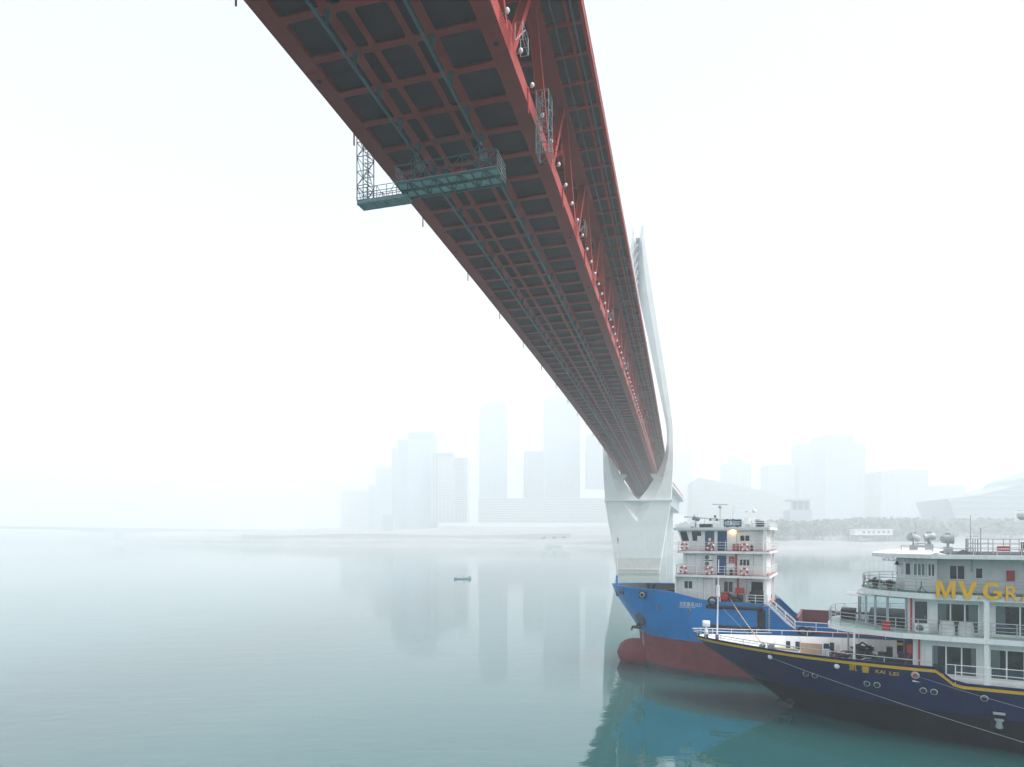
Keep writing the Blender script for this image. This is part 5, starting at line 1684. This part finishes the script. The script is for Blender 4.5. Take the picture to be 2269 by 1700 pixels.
def rope_heap(x, y, z, rad, hgt, n, mt, name, label, seed, rr=0.05):
    random.seed(seed)
    t = thing2(name, x, y, z, label, 'rope pile')
    for k in range(n):
        m = MB(); pts = []
        a0 = random.uniform(0, 6.28); rad_ = rad * random.uniform(0.5, 1.0); sq = random.uniform(0.4, 0.9)
        for i in range(15):
            a = a0 + i * 0.42
            h = hgt * (k / n) * random.uniform(0.7, 1.1) + 0.06 + 0.5 * hgt * max(0, 1 - rad_ / rad) 
            pts.append((rad_ * math.cos(a) * (1 + 0.15 * math.sin(3 * a + k)), rad_ * sq * math.sin(a), h + 0.12 * math.sin(2 * a + k) * hgt))
        m.path(pts, rr * random.uniform(0.7, 1.2), 6)
        m.build('rope_coil', mt[k % len(mt)], t)
WROPE = mat('white_rope', (0.6, 0.58, 0.55), 0.85, var=0.2, scale=10)
RROPE = mat('red_rope', (0.35, 0.08, 0.07), 0.85, var=0.2, scale=10)
rope_heap(11.2, -1.6, 4.17, 0.95, 0.75, 15, [DKSTEEL, WROPE, RROPE, DKSTEEL, RUBBER], 'rope_pile', 'heap of dark, white and red ropes on the foredeck', 5, 0.055)
rope_heap(12.6, -2.6, 4.17, 0.9, 0.9, 14, [RUBBER, DKSTEEL, WROPE, RUBBER], 'rope_pile', 'black rope heap beside the white stanchion under the saloon deck', 9, 0.06)
rope_heap(12.5, 1.4, 4.17, 0.9, 0.9, 12, [RUBBER, DKSTEEL, RUBBER], 'rope_pile', 'black rope coils before the dark bulkhead', 15, 0.07)
# potted plants on the bridge deck bow
LEAF = mat('dark_leaf', (0.025, 0.055, 0.03), 0.6, var=0.3)
for i, (x, y, s_, lab) in enumerate(((13.4, -1.3, 1.0, 'bushy potted plant at the bow corner of the bridge deck'), (14.3, -2.6, 0.8, 'low potted plant beside the wheelhouse window'))):
    t_ = thing2('potted_plant', x, y, 9.943, lab, 'plant')
    m = MB().lathe([(0.14, 0), (0.2, 0.3), (0.22, 0.32), (0.1, 0.32)], (0, 0, 0), (0, 0, 1), 10); m.build('pot', mat('plant_pot', (0.25, 0.10, 0.06), 0.7), t_)
    random.seed(20 + i); m = MB()
    for k in range(260):
        a = random.uniform(0, 6.28); r_ = random.uniform(0.02, 0.5) * s_; z = 0.3 + random.uniform(0, 0.45) * s_ * (1 - r_ / 0.8)
        c = Vector((r_ * math.cos(a), r_ * math.sin(a), z)); d = Vector((random.uniform(-1, 1), random.uniform(-1, 1), random.uniform(-0.3, 1))).normalized() * 0.09; e = d.cross(Vector((random.uniform(-1, 1), random.uniform(-1, 1), 0.3))).normalized() * 0.035
        m.add([c - d, c + e, c + d, c - e], [[0, 1, 2, 3]])
    m.build('foliage', LEAF, t_, fix=False)
# black deck bells and fan-shaped rail brackets
t_ = thing2('ship_bell', 14.75, -2.35, 11.35, 'black ship bell hanging under the wheelhouse roof', 'bell')
m = MB().lathe([(0.16, 0), (0.13, 0.06), (0.08, 0.2), (0.03, 0.26)], (0, 0, 0.3), (0, 0, 1), 12); m.build('bell_body', DKSTEEL, t_)
m = MB().tube((0, 0, 0.55), (0, 0, 0.86), 0.02, 6); m.build('hanger', DKSTEEL, t_)
m = MB().tube((0, 0, -0.3), (0, 0, 0.32), 0.014, 5); m.lathe([(0.03, 0), (0.04, 0.05), (0.02, 0.1)], (0, 0, -0.36), (0, 0, 1), 8); m.build('clapper_rope', DKSTEEL, t_)
for x, y, lab in ((12.75, -1.0, 'black folding stand at the bridge deck bow rail'), (16.1, -4.9, 'black folding stand beside the yellow letter M')):
    t_ = thing2('folding_stand', x, y, 9.943, lab, 'stand')
    for a in (0.3, 2.3, 4.4):
        m = MB().tube((0.35 * math.cos(a), 0.35 * math.sin(a), 0.0), (0, 0, 0.4), 0.025, 6); m.build('leg', DKSTEEL, t_)
    m = MB().tube((0, 0, 0.38), (0, 0, 0.75), 0.03, 6); m.build('post', DKSTEEL, t_)
t_ = thing2('stacked_loungers', 11.6, 0.6, 7.265, 'dark stack of folded loungers at the saloon deck bow', 'loungers')
for k in range(4):
    m = MB().box(-0.5, 0.5, -0.9, 0.9, 0.22 * k, 0.22 * k + 0.16); m.build('lounger_frame', mat('dark_wicker', (0.055, 0.04, 0.04), 0.7), t_)
for i, (x, lab) in enumerate(((17.5, 'white covered armchair behind the saloon deck rail'), (18.5, 'white covered armchair nearest the deck post'))):
    t_ = thing2('covered_armchair', x, -4.72, 7.265, lab, 'armchair', 0, 'covered armchairs on the saloon deck')
    random.seed(40 + i); m = MB(); rings = []
    for k in range(8):
        z = 0.86 * k / 7; ring = []
        for a in range(16):
            t = 2 * math.pi * a / 16
            rr_ = 0.40 * (1 - 0.22 * (k / 7) ** 2) * (1 + 0.05 * math.sin(5 * t + i) * (1 - k / 9))
            ring.append((rr_ * 1.15 * math.cos(t), rr_ * 0.95 * math.sin(t), z - (0.28 if k > 5 and math.sin(t) < -0.2 else 0.0)))
        rings.append(ring)
    m.loft(rings, True, True, True); m.build('dust_cover', mat('white_dust_cover', (0.66, 0.68, 0.68), 0.8, var=0.08), t_)
# mooring lines
def line(name, pts, r, mt, label, sag=0.0):
    a, b = Vector(pts[0]), Vector(pts[1])
    n = 12
    P = [a + (b - a) * (k / n) - Vector((0, 0, sag * 4 * (k / n) * (1 - k / n))) for k in range(n + 1)]
    o = MB().path(P, r, 6).build(name, mt)
    tag(o, label, 'rope')
y0 = -H2.hb(6.55, 4.5) - 0.12
line('mooring_line', (w2(6.55, y0, 4.5), px(2300, 1655, 24.0)), 0.009, THINROPE, 'thin mooring line running from the bow fairlead along the navy hull', 0.15)
y0 = -H2.hb(15.75, 4.5) - 0.12
line('mooring_line', (w2(15.75, y0, 4.56), px(2420, 1610, 26.0)), 0.009, THINROPE, 'thin mooring line running from the hawse pipe below the stripe', 0.1)
def w1(x, y, z):
    c_, s_ = math.cos(-S1_PHI), math.sin(-S1_PHI)
    return Vector((S1B[0] + c_ * x - s_ * y, S1B[1] + s_ * x + c_ * y, z))
line('mooring_hawser', (w1(13.2, -4.4, 7.7), w2(5.5, -0.1, 4.85)), 0.045, ROPE, 'thick tan hawser from the red winch to the cruise ship windlass', 0.15)
line('mooring_line', (w1(12.6, -5.2, 6.95), w2(5.3, -0.2, 4.8)), 0.014, THINROPE, 'thin line from the blue hull fender to the cruise ship windlass', 0.1)
# ------------------------------------------------------------------ far bank
def shore_y(x):
    return tab([(-2300, 1750), (-900, 1400), (-600, 1120), (-400, 930), (-150, 880), (90, 850), (170, 770), (250, 680), (400, 640), (800, 610), (2300, 800)], x)
def hnoise(x, y):
    return (math.sin(x * 0.021 + 1.3) * math.cos(y * 0.017) + 0.5 * math.sin(x * 0.063 + y * 0.041) + 0.25 * math.sin(x * 0.17 + 2 + y * 0.11))
def ground_z(x, y):
    e = y - shore_y(x)
    if e < 0: return max(-4.0, e * 0.08 - 0.1)
    z = tab([(0, -0.1), (30, 2.2), (55, 3.0), (60, 8.0), (110, 9.5), (125, 15.0), (240, 18.0), (420, 30.0), (900, 42.0), (2000, 50)], e)
    return z + min(1.0, e / 60) * (0.5 + min(2.5, e / 160)) * hnoise(x, y)
m = MB()
XS = [-2290 + 45 * i for i in range(24)] + [-1210 + 26 * i for i in range(88)] + [1090 + 60 * i for i in range(21)]
ES = [-30, -8, 0, 6, 14, 24, 34, 46, 55, 57, 60, 75, 95, 110, 117, 125, 150, 190, 240, 300, 380, 480, 600, 800, 1100]
vs = []
for x in XS:
    for e in ES:
        y = min(2590, shore_y(x) + e)
        vs.append((x, y, ground_z(x, shore_y(x) + e)))
ne = len(ES)
fs = [[i * ne + k, i * ne + k + 1, (i + 1) * ne + k + 1, (i + 1) * ne + k] for i in range(len(XS) - 1) for k in range(ne - 1)]
m.add(vs, fs, True)
BANK = mat('pale_river_bank', (0.33, 0.33, 0.32), 0.9, var=0.2, scale=0.03, c2=(0.24, 0.26, 0.23), streak=0.6)
bank = m.build('far_river_bank', BANK, None, fix=False)
tag(bank, 'pale terraced river bank across the water', 'river bank', kind='structure')

# retaining wall with buttresses and the arches by the tower
wall = empty('embankment_wall', (0, 0, 0))
tag(wall, 'long pale retaining wall with ribs on the far bank', 'wall')
WALLM = mat('embankment_concrete', (0.44, 0.43, 0.41), 0.85, var=0.1, scale=0.2, c2=(0.40, 0.36, 0.30), streak=0.5)
pts = []
x = -480.0
while x <= 100:
    pts.append((x, shore_y(x) + 118)); x += 15
m = MB()
rings = [[(a, b - 1.2, 7.0), (a, b + 1.2, 7.0), (a, b + 1.2, 17.5 + 1.5 * math.sin(a * 0.02)), (a, b - 1.2, 17.5 + 1.5 * math.sin(a * 0.02))] for a, b in pts]
m.loft(rings, True, True, False); m.build('wall_face', WALLM, wall)
for a, b in pts:
    m = MB().box(a - 0.7, a + 0.7, b - 2.4, b - 1.0, 6.5, 17.0 + 1.5 * math.sin(a * 0.02)); m.build('buttress', WALLM, wall)
for a in (50, 65, 80):
    b = shore_y(a) + 118 - 1.25
    m = MB(); pr = [(a - 3, 8.5), (a + 3, 8.5), (a + 3, 11.5)] + [(a + 3 * math.cos(t), 11.5 + 3 * math.sin(t)) for t in [math.pi * k / 8 for k in range(1, 8)]] + [(a - 3, 11.5)]
    m.prism(pr, b - 1.0, b, lambda p, q, h: (p, h, q)); m.build('arch_recess', DARKHOLE, wall)

# ------------------------------------------------------------------ high-rises
FAC = {}
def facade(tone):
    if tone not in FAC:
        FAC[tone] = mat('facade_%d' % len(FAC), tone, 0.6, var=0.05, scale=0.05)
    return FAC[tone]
WINB = plain('far_window_band', (0.16, 0.20, 0.23), 0.2)
def high_rise(u0, u1, vtop, vbase, d, label, fl=3.6, tone=(0.41, 0.50, 0.56), depth=None, steps=(), slabs=True, bare=False, rot=0.0, bays=None, crown=0, slant=0.0):
    """block that fills pixels u0..u1 with its roof at vtop, d metres away"""
    a, b = px(u0, vtop, d), px(u1, vbase, d)
    wdt = b.x - a.x
    dp = depth or wdt * 0.8
    z0, z1 = b.z - 6, a.z
    r = empty('high_rise', ((a.x + b.x) / 2, d + dp / 2, z0), rot)
    tag(r, label, 'building', 'high-rises in the haze')
    hw, hd = wdt / 2, dp / 2
    H = z1 - z0
    body = facade(tone)
    # blocks: (x0, x1, height) in fractions
    blocks = steps or ((0.0, 1.0, 1.0),)
    for i, (f0, f1, fh) in enumerate(blocks):
        x0, x1, h = -hw + wdt * f0, -hw + wdt * f1, H * fh
        ins = 1.6
        if bare:
            m = MB().box(x0 + ins * 2.2, x1 - ins * 2.2, -hd + ins * 2.5 + 0.3 * i, hd - ins * 2, 0, h - 2)
            m.build('core_wall', WINB, r)
        else:
            m = MB().box(x0 + ins * 0.35, x1 - ins * 0.35, -hd + ins * 0.35 + 0.3 * i, hd - ins * 0.35, 0, h)
            m.build('wall', WINB, r)
        m = MB()
        n = max(3, int(h / fl))
        for k in range(n + 1):
            z = h * k / n
            th = fl * (0.20 if bare else 0.42)
            ex = random.uniform(-1.0, 0.6) if (bare and k > n - 4) else 0
            m.box(x0 - ex, x1 + ex, -hd + 0.3 * i, hd, z - th, z)
        s = m.build('floor_slabs', body, r); s['kind'] = 'stuff'
        m = MB()
        nb = bays or max(3, int((x1 - x0) / 7))
        for k in range(nb + 1):
            xx = x0 + (x1 - x0) * k / nb
            m.box(xx - 0.45, xx + 0.45, -hd - 0.15 + 0.3 * i, -hd + 1.2 + 0.3 * i, 0, h - 0.1)
        nd = max(2, int(dp / 8))
        for k in range(1, nd + 1):
            yy = -hd + dp * k / nd
            for xe in (x0 - 0.15, x1 + 0.15 - 1.2): m.box(xe, xe + 1.2, yy - 0.45, yy + 0.45, 0, h - 0.12)
        s = m.build('columns', body, r); s['kind'] = 'stuff'
    if crown:
        m = MB().box(-hw * 0.5, hw * 0.5, -hd * 0.5, hd * 0.5, H, H + crown); m.build('roof_house', body, r)
        for q in (-0.3, 0.25):
            m = MB().tube((hw * q, 0, H + crown), (hw * q, 0, H + crown + 9), 0.35, 5); m.build('roof_mast', body, r)
    if slant:
        m = MB()
        m.add([(-hw, -hd, H), (hw, -hd, H), (hw, hd, H), (-hw, hd, H), (-hw * 0.2, -hd, H + slant), (hw, -hd, H + slant * 0.5), (hw, hd, H + slant * 0.5), (-hw * 0.2, hd, H + slant)], [[4, 5, 6, 7], [0, 1, 5, 4], [1, 2, 6, 5], [2, 3, 7, 6], [3, 0, 4, 7]])
        m.build('sloping_roof', body, r)
    return r
random.seed(5)
D0 = 1380
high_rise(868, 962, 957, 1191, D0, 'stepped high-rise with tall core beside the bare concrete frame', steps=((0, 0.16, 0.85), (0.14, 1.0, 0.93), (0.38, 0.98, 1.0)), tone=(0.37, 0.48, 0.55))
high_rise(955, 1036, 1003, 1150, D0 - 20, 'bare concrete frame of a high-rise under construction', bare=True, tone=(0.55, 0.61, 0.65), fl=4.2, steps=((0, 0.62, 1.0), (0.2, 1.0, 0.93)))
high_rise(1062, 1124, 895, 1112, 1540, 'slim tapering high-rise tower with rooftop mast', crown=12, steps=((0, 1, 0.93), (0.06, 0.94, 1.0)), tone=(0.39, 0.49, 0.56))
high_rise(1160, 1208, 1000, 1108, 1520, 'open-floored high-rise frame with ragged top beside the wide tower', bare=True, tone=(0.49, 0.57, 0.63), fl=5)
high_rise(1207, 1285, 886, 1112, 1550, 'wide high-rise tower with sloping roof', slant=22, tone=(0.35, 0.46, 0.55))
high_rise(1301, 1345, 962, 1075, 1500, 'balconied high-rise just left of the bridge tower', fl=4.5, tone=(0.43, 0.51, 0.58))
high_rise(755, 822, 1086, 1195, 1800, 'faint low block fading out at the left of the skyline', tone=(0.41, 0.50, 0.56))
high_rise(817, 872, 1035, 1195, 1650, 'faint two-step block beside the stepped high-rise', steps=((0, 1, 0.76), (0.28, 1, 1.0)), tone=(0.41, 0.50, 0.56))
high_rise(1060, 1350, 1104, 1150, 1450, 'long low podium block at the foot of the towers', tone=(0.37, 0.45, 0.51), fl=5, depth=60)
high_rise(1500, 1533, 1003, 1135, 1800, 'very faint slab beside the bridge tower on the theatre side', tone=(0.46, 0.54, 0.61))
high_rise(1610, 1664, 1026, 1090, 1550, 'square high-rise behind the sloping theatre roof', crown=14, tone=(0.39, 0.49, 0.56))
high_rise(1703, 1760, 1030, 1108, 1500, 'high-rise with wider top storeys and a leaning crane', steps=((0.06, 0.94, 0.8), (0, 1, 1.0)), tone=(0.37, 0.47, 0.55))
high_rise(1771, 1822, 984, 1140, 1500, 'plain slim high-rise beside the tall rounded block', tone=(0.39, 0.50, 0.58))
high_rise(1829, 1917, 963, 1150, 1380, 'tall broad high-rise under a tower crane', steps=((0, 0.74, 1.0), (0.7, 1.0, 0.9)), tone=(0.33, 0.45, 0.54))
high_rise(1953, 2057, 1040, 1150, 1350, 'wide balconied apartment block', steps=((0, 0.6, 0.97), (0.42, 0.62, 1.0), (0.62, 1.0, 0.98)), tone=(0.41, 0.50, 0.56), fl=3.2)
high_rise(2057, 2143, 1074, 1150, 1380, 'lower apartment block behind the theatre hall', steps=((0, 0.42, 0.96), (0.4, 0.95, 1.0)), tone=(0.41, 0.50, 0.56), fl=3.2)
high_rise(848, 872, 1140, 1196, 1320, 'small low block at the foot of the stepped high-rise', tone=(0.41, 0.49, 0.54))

def crane(u, vtop, vbase, d, jib, cj, rise, label, ang=0.0):
    b, t = px(u, vbase, d), px(u, vtop, d)
    r = empty('tower_crane', (b.x, d - 3, b.z), ang)
    tag(r, label, 'crane', 'tower cranes')
    H = t.z - b.z
    CM = facade((0.50, 0.46, 0.44))
    m = MB()
    for sx in (-1, 1):
        for sy in (-1, 1): m.bar((sx, sy, 0), (sx, sy, H * 0.85), 0.3, 0.3)
    n = max(3, int(H / 4))
    for k in range(n):
        z0, z1 = H * 0.85 * k / n, H * 0.85 * (k + 1) / n
        m.bar((-1, -1, z0), (1, -1, z1), 0.2, 0.2); m.bar((1, 1, z0), (-1, 1, z1), 0.2, 0.2)
    m.build('mast', CM, r)
    m = MB().bar((0, 0, H * 0.85), (0, 0, H), 0.5, 0.5); m.build('apex', CM, r)
    m = MB()
    zj = H * 0.86
    m.bar((0, -0.8, zj), (-jib, -0.5, zj + rise), 0.35, 0.35); m.bar((0, 0.8, zj), (-jib, 0.5, zj + rise), 0.35, 0.35); m.bar((0, 0, zj + 1.6), (-jib, 0, zj + rise + 0.9), 0.35, 0.35)
    for k in range(12):
        q = k / 12; q2 = (k + 1) / 12
        m.bar((-jib * q, -0.7, zj + rise * q), (-jib * q2, 0, zj + 1.4 + rise * q2), 0.2, 0.2)
    m.build('jib', CM, r)
    m = MB().bar((0, 0, zj), (cj, 0, zj - rise * cj / jib), 0.9, 0.5); m.box(cj - 4, cj, -1.2, 1.2, zj - rise * cj / jib - 3, zj - rise * cj / jib); m.build('counter_jib', CM, r)
    m = MB(); m.bar((0, 0, H), (-jib * 0.7, 0, zj + rise * 0.7 + 1), 0.18, 0.18); m.bar((0, 0, H), (cj * 0.9, 0, zj - rise * cj * 0.9 / jib), 0.18, 0.18); m.build('tie_rods', CM, r)
crane(908, 932, 958, D0 + 20, 54, 19, 12, 'tower crane on the stepped high-rise')
crane(1034, 955, 1150, D0 - 60, 58, 16, 16, 'tower crane standing beside the bare concrete frame')
crane(1640, 1000, 1026, 1560, 22, 9, 17, 'small tower crane on the square high-rise')
crane(1718, 1016, 1032, 1510, -28, -9, 23, 'leaning crane on the high-rise with wider top storeys')
crane(1880, 940, 963, 1390, 66, 19, -6, 'tower crane on the tall broad high-rise')

# ------------------------------------------------------------------ the theatre and low buildings of the right bank
def wedge(name, d, front, depth, label, tone, ribs=0):
    r = empty(name, (0, 0, 0)); tag(r, label, 'building')
    P = [px(u, v, d) for u, v in front]
    m = MB()
    n = len(P)
    vs = [p for p in P] + [Vector((p.x + depth * 0.15, p.y + depth, p.z)) for p in P]
    m.add(vs, [list(range(n)), list(range(2 * n - 1, n - 1, -1))] + [[i, (i + 1) % n, n + (i + 1) % n, n + i] for i in range(n)])
    m.build('hall_shell', facade(tone), r)
    if ribs:
        zs_ = sorted(p.z for p in P)
        m = MB()
        for k in range(ribs):
            z = zs_[0] + (zs_[-1] - zs_[0]) * (k + 0.5) / ribs
            xsn = []
            for i in range(n):
                p, q = P[i], P[(i + 1) % n]
                if (p.z - z) * (q.z - z) < 0: xsn.append(p.x + (q.x - p.x) * (z - p.z) / (q.z - p.z))
            if len(xsn) >= 2: m.box(min(xsn), max(xsn), d - 0.8, d + 0.4, z - 0.35, z + 0.35)
        s = m.build('shell_ribs', facade((0.62, 0.65, 0.66)), r); s['kind'] = 'stuff'
    return r
wedge('theatre', 980, [(1533, 1200), (1535, 1066), (1549, 1058), (1705, 1090), (1765, 1108), (1790, 1200)], 60, 'pale theatre hall with long sloping roof and ribbed sides', (0.52, 0.56, 0.58), 14)
wedge('theatre', 850, [(2125, 1165), (2100, 1105), (2180, 1095), (2265, 1072), (2275, 1060), (2400, 1020), (2440, 1165)], 90, 'grey-blue theatre hall with rising wedge roof on the right bank', (0.36, 0.42, 0.46), 12)
pv_ = empty('pavilion', (0, 0, 0)); tag(pv_, 'square lookout pavilion with flat roof on the right bank', 'building')
def pbx(u0, u1, v0, v1, d, dp, name, mt, par):
    a, b = px(u0, v1, d), px(u1, v0, d)
    m = MB().box(a.x, b.x, d, d + dp, a.z, b.z); return m.build(name, mt, par)
pbx(1752, 1797, 1106, 1110, 840, 20, 'roof', facade((0.42, 0.46, 0.48)), pv_)
for u in (1754, 1766, 1780, 1793): pbx(u, u + 2, 1110, 1130, 841, 1, 'column', facade((0.42, 0.46, 0.48)), pv_)
pbx(1758, 1792, 1111, 1130, 846, 8, 'glazed_room', WINB, pv_)
pbx(1750, 1799, 1130, 1165, 840, 20, 'base', facade((0.42, 0.46, 0.48)), pv_)
lw = empty('landing_house', (0, 0, 0)); tag(lw, 'long white low house with dark windows on the right slope', 'building')
pbx(1893, 1978, 1174, 1186, 720, 10, 'wall', facade((0.78, 0.78, 0.77)), lw)
pbx(1890, 1982, 1172, 1174, 719, 12, 'roof', facade((0.7, 0.7, 0.7)), lw)
for k in range(6): pbx(1912 + k * 11, 1917 + k * 11, 1177, 1182, 719.7, 0.3, 'window', WINB, lw)
for (u0, u1, v0, v1, d, lab) in ((836, 860, 1185, 1191, 1060, 'low white shed at the left end of the embankment'), (1700, 1712, 1198, 1209, 715, 'small white kiosk on the slope behind the cargo ship')):
    sh_ = empty('shed', (0, 0, 0)); tag(sh_, lab, 'building')
    pbx(u0, u1, v0 + 1, v1, d, 8, 'wall', facade((0.78, 0.78, 0.77)), sh_); pbx(u0 - 1, u1 + 1, v0, v0 + 1, d - 0.5, 9, 'roof', facade((0.7, 0.7, 0.7)), sh_)
mb_ = empty('moored_barge', px(1226, 1203, 848)); mb_.location.z = 0; tag(mb_, 'grey barge moored under the far embankment', 'boat')
m = MB().prism([(-11, -3), (10, -3), (13, 0), (10, 3), (-11, 3)], -0.5, 2.6); m.build('barge_hull', facade((0.5, 0.56, 0.6)), mb_)
m = MB().box(-9, -3, -2, 2, 2.6, 5.6); m.build('barge_cabin', facade((0.6, 0.62, 0.63)), mb_)

# woods on the right bank and above the wall, too far off to count
def wood(name, areas, label, seed, tone):
    random.seed(seed); m = MB()
    for (x0, x1, y0, y1, hh, n) in areas:
        for k in range(n):
            x, y = random.uniform(x0, x1), random.uniform(y0, y1)
            g = max(0.0, ground_z(x, y)); h = hh * random.uniform(0.55, 1.0); rr = h * random.uniform(0.32, 0.5)
            for j in range(26):
                a, b = random.uniform(0, 6.28), random.uniform(-0.5, 1.0)
                q = rr * random.uniform(0.6, 1.0) * math.sqrt(max(0.05, 1 - b * b * 0.7))
                c = Vector((x + q * math.cos(a), y + q * math.sin(a), g + h * 0.6 + b * h * 0.42))
                d = Vector((random.uniform(-1, 1), random.uniform(-1, 1), random.uniform(-0.4, 0.7))).normalized() * (rr * 0.42)
                e = d.cross(Vector((random.uniform(-1, 1), 0.4, random.uniform(-1, 1)))).normalized() * (rr * 0.34)
                m.add([c - d, c + e, c + d, c - e], [[0, 1, 2, 3]])
            m.bar((x, y, g - 1), (x, y, g + h * 0.6), 0.5, 0.5)
    o = m.build(name, mat(name + '_leaves', tone, 0.8, var=0.35, scale=0.08), None, fix=False)
    tag(o, label, 'woods', kind='stuff')
wood('bank_trees', ((295, 510, 730, 880, 19, 280), (240, 340, 780, 950, 17, 120), (450, 760, 715, 900, 21, 220)), 'hazy green trees covering the right river bank', 31, (0.10, 0.14, 0.10))

# ------------------------------------------------------------------ the girder bridge far off at the left
gb = empty('girder_bridge', (0, 0, 0)); tag(gb, 'faint haunched girder bridge far off in the haze', 'bridge')
GB = facade((0.40, 0.43, 0.46))
def gpt(q): return px(-260 + 900 * q, 1163 + 12 * q, 1250 + 400 * q)
m = MB(); rings = []
for k in range(41):
    q = k / 40; p = gpt(q)
    u = -260 + 900 * q
    hau = 5 + 9 * (max(0.0, 1 - abs(u - 266) / 200) ** 2 + max(0.0, 1 - abs(u + 330) / 200) ** 2 + max(0.0, 1 - abs(u - 700) / 200) ** 2)
    rings.append([(p.x, p.y - 8, p.z), (p.x, p.y + 8, p.z), (p.x, p.y + 5, p.z - hau), (p.x, p.y - 5, p.z - hau)])
m.loft(rings, True, True, False); m.build('girder', GB, gb)
for q in ((266 + 260) / 900,):
    p = gpt(q); m = MB().box(p.x - 10, p.x + 10, p.y - 5, p.y + 5, -4, p.z - 13); m.build('pier', GB, gb)
m = MB()
for s_ in (-7.6, 7.6): m.path([gpt(k / 40) + Vector((0, s_, 1.1)) for k in range(41)], 0.18, 4)
m.build('parapet', GB, gb)
# cableway ropes above it
for i, (v0, v1, v2) in enumerate(((1066, 1100, 1092), (1090, 1118, 1108), (1106, 1128, 1118))):
    P = []
    for k in range(31):
        q = k / 30; u = -200 + 1000 * q
        v = v0 + (v1 - v0) * (1 - (1 - min(1, q * 1.6)) ** 2) + (v2 - v1) * max(0, q - 0.6) * 2
        P.append(px(u, v, 700 + 260 * q))
    o = MB().path(P, 0.10, 5).build('cableway_rope', THINROPE)
    tag(o, ('highest faint cableway rope above the girder bridge', 'middle faint cableway rope above the girder bridge', 'lowest faint cableway rope above the girder bridge')[i], 'cable', 'cableway ropes')

# ------------------------------------------------------------------ the small boat
bp_ = px(1025, 1283, 204); bp_.z = 0
bt = empty('rowing_boat', bp_, R(4)); tag(bt, 'small blue-grey wooden boat drifting alone on the river', 'boat')
BOATM = mat('boat_blue_paint', (0.40, 0.55, 0.62), 0.5, var=0.12)
m = MB(); rings = []
for k in range(13):
    q = k / 12; x = -2.8 + 5.6 * q
    hb_ = 0.75 * math.sqrt(max(0.02, 1 - abs(2 * q - 1) ** 2.4)); zt = 0.55 + 0.42 * abs(2 * q - 1) ** 2.5; zb = -0.15 + 0.3 * abs(2 * q - 1) ** 4
    rings.append([(x, -hb_, zt), (x, -hb_ * 0.7, zb), (x, 0, zb - 0.06), (x, hb_ * 0.7, zb), (x, hb_, zt), (x, hb_ * 0.85, zt), (x, hb_ * 0.5, zb + 0.2), (x, -hb_ * 0.5, zb + 0.2), (x, -hb_ * 0.85, zt)])
m.loft(rings, True, True, True); m.build('boat_hull', BOATM, bt)
for x in (-1.2, 0.5, 1.5):
    m = MB().box(x - 0.15, x + 0.15, -0.55, 0.55, 0.42, 0.47); m.build('thwart', BOATM, bt)
m = MB().box(1.9, 2.5, -0.3, 0.3, 0.5, 0.95); m.build('engine_box', DKSTEEL, bt)
def seated_person(loc, rz):
    me = bpy.data.meshes.new('person')
    J = {'pel': (0, 0, 0.1), 'waist': (0.02, 0, 0.3), 'chest': (0.06, 0, 0.52), 'neck': (0.08, 0, 0.66), 'head': (0.1, 0, 0.78), 'crown': (0.1, 0, 0.88)}
    V = [Vector(v) for v in J.values()]; E = [(0, 1), (1, 2), (2, 3), (3, 4), (4, 5)]; Rr = [0.15, 0.14, 0.16, 0.06, 0.1, 0.085]
    for s_ in (-1, 1):
        b = len(V)
        V += [Vector((0.06, s_ * 0.2, 0.58)), Vector((0.14, s_ * 0.25, 0.34)), Vector((0.34, s_ * 0.16, 0.3)), Vector((0.12, s_ * 0.12, 0.1)), Vector((0.46, s_ * 0.14, 0.16)), Vector((0.44, s_ * 0.14, -0.22)), Vector((0.58, s_ * 0.14, -0.26))]
        Rr += [0.075, 0.055, 0.04, 0.1, 0.075, 0.055, 0.045]
        E += [(2, b), (b, b + 1), (b + 1, b + 2), (0, b + 3), (b + 3, b + 4), (b + 4, b + 5), (b + 5, b + 6)]
    me.from_pydata(V, E, [])
    o = bpy.data.objects.new('person', me); col.objects.link(o)
    md = o.modifiers.new('skin', 'SKIN'); 
    for i, sv in enumerate(me.skin_vertices[0].data): sv.radius = (Rr[i], Rr[i]); sv.use_root = (i == 0)
    o.modifiers.new('sub', 'SUBSURF').render_levels = 1
    bpy.context.view_layer.update()
    me2 = bpy.data.meshes.new_from_object(o.evaluated_get(bpy.context.evaluated_depsgraph_get()))
    bpy.data.objects.remove(o)
    for p in me2.polygons: p.use_smooth = True
    me2.materials.clear(); me2.materials.append(mat('orange_jacket', (0.55, 0.22, 0.12), 0.7))
    o = bpy.data.objects.new('person', me2); col.objects.link(o); o.location = loc; o.rotation_euler = (0, 0, rz)
    tag(o, 'person in orange jacket sitting in the small boat', 'person')
seated_person((bp_.x + 0.5, bp_.y + 0.03, 0.48), R(184))
# ------------------------------------------------------------------ river haze
HAZE_D = 0.0011
hm = bpy.data.materials.new('river_haze')
hm.use_nodes = True
ht = hm.node_tree
ht.nodes.clear()
pv = ht.nodes.new('ShaderNodeVolumePrincipled')
pv.inputs['Color'].default_value = (0.965, 0.985, 1.0, 1)
pv.inputs['Density'].default_value = HAZE_D
pv.inputs['Anisotropy'].default_value = 0.0
ho = ht.nodes.new('ShaderNodeOutputMaterial')
ht.links.new(pv.outputs[0], ho.inputs['Volume'])
hz = MB().box(-2400, 2400, -350, 2700, -6, 440).build('haze', hm)
tag(hz, 'pale river haze hanging over water and city', 'haze', kind='stuff')
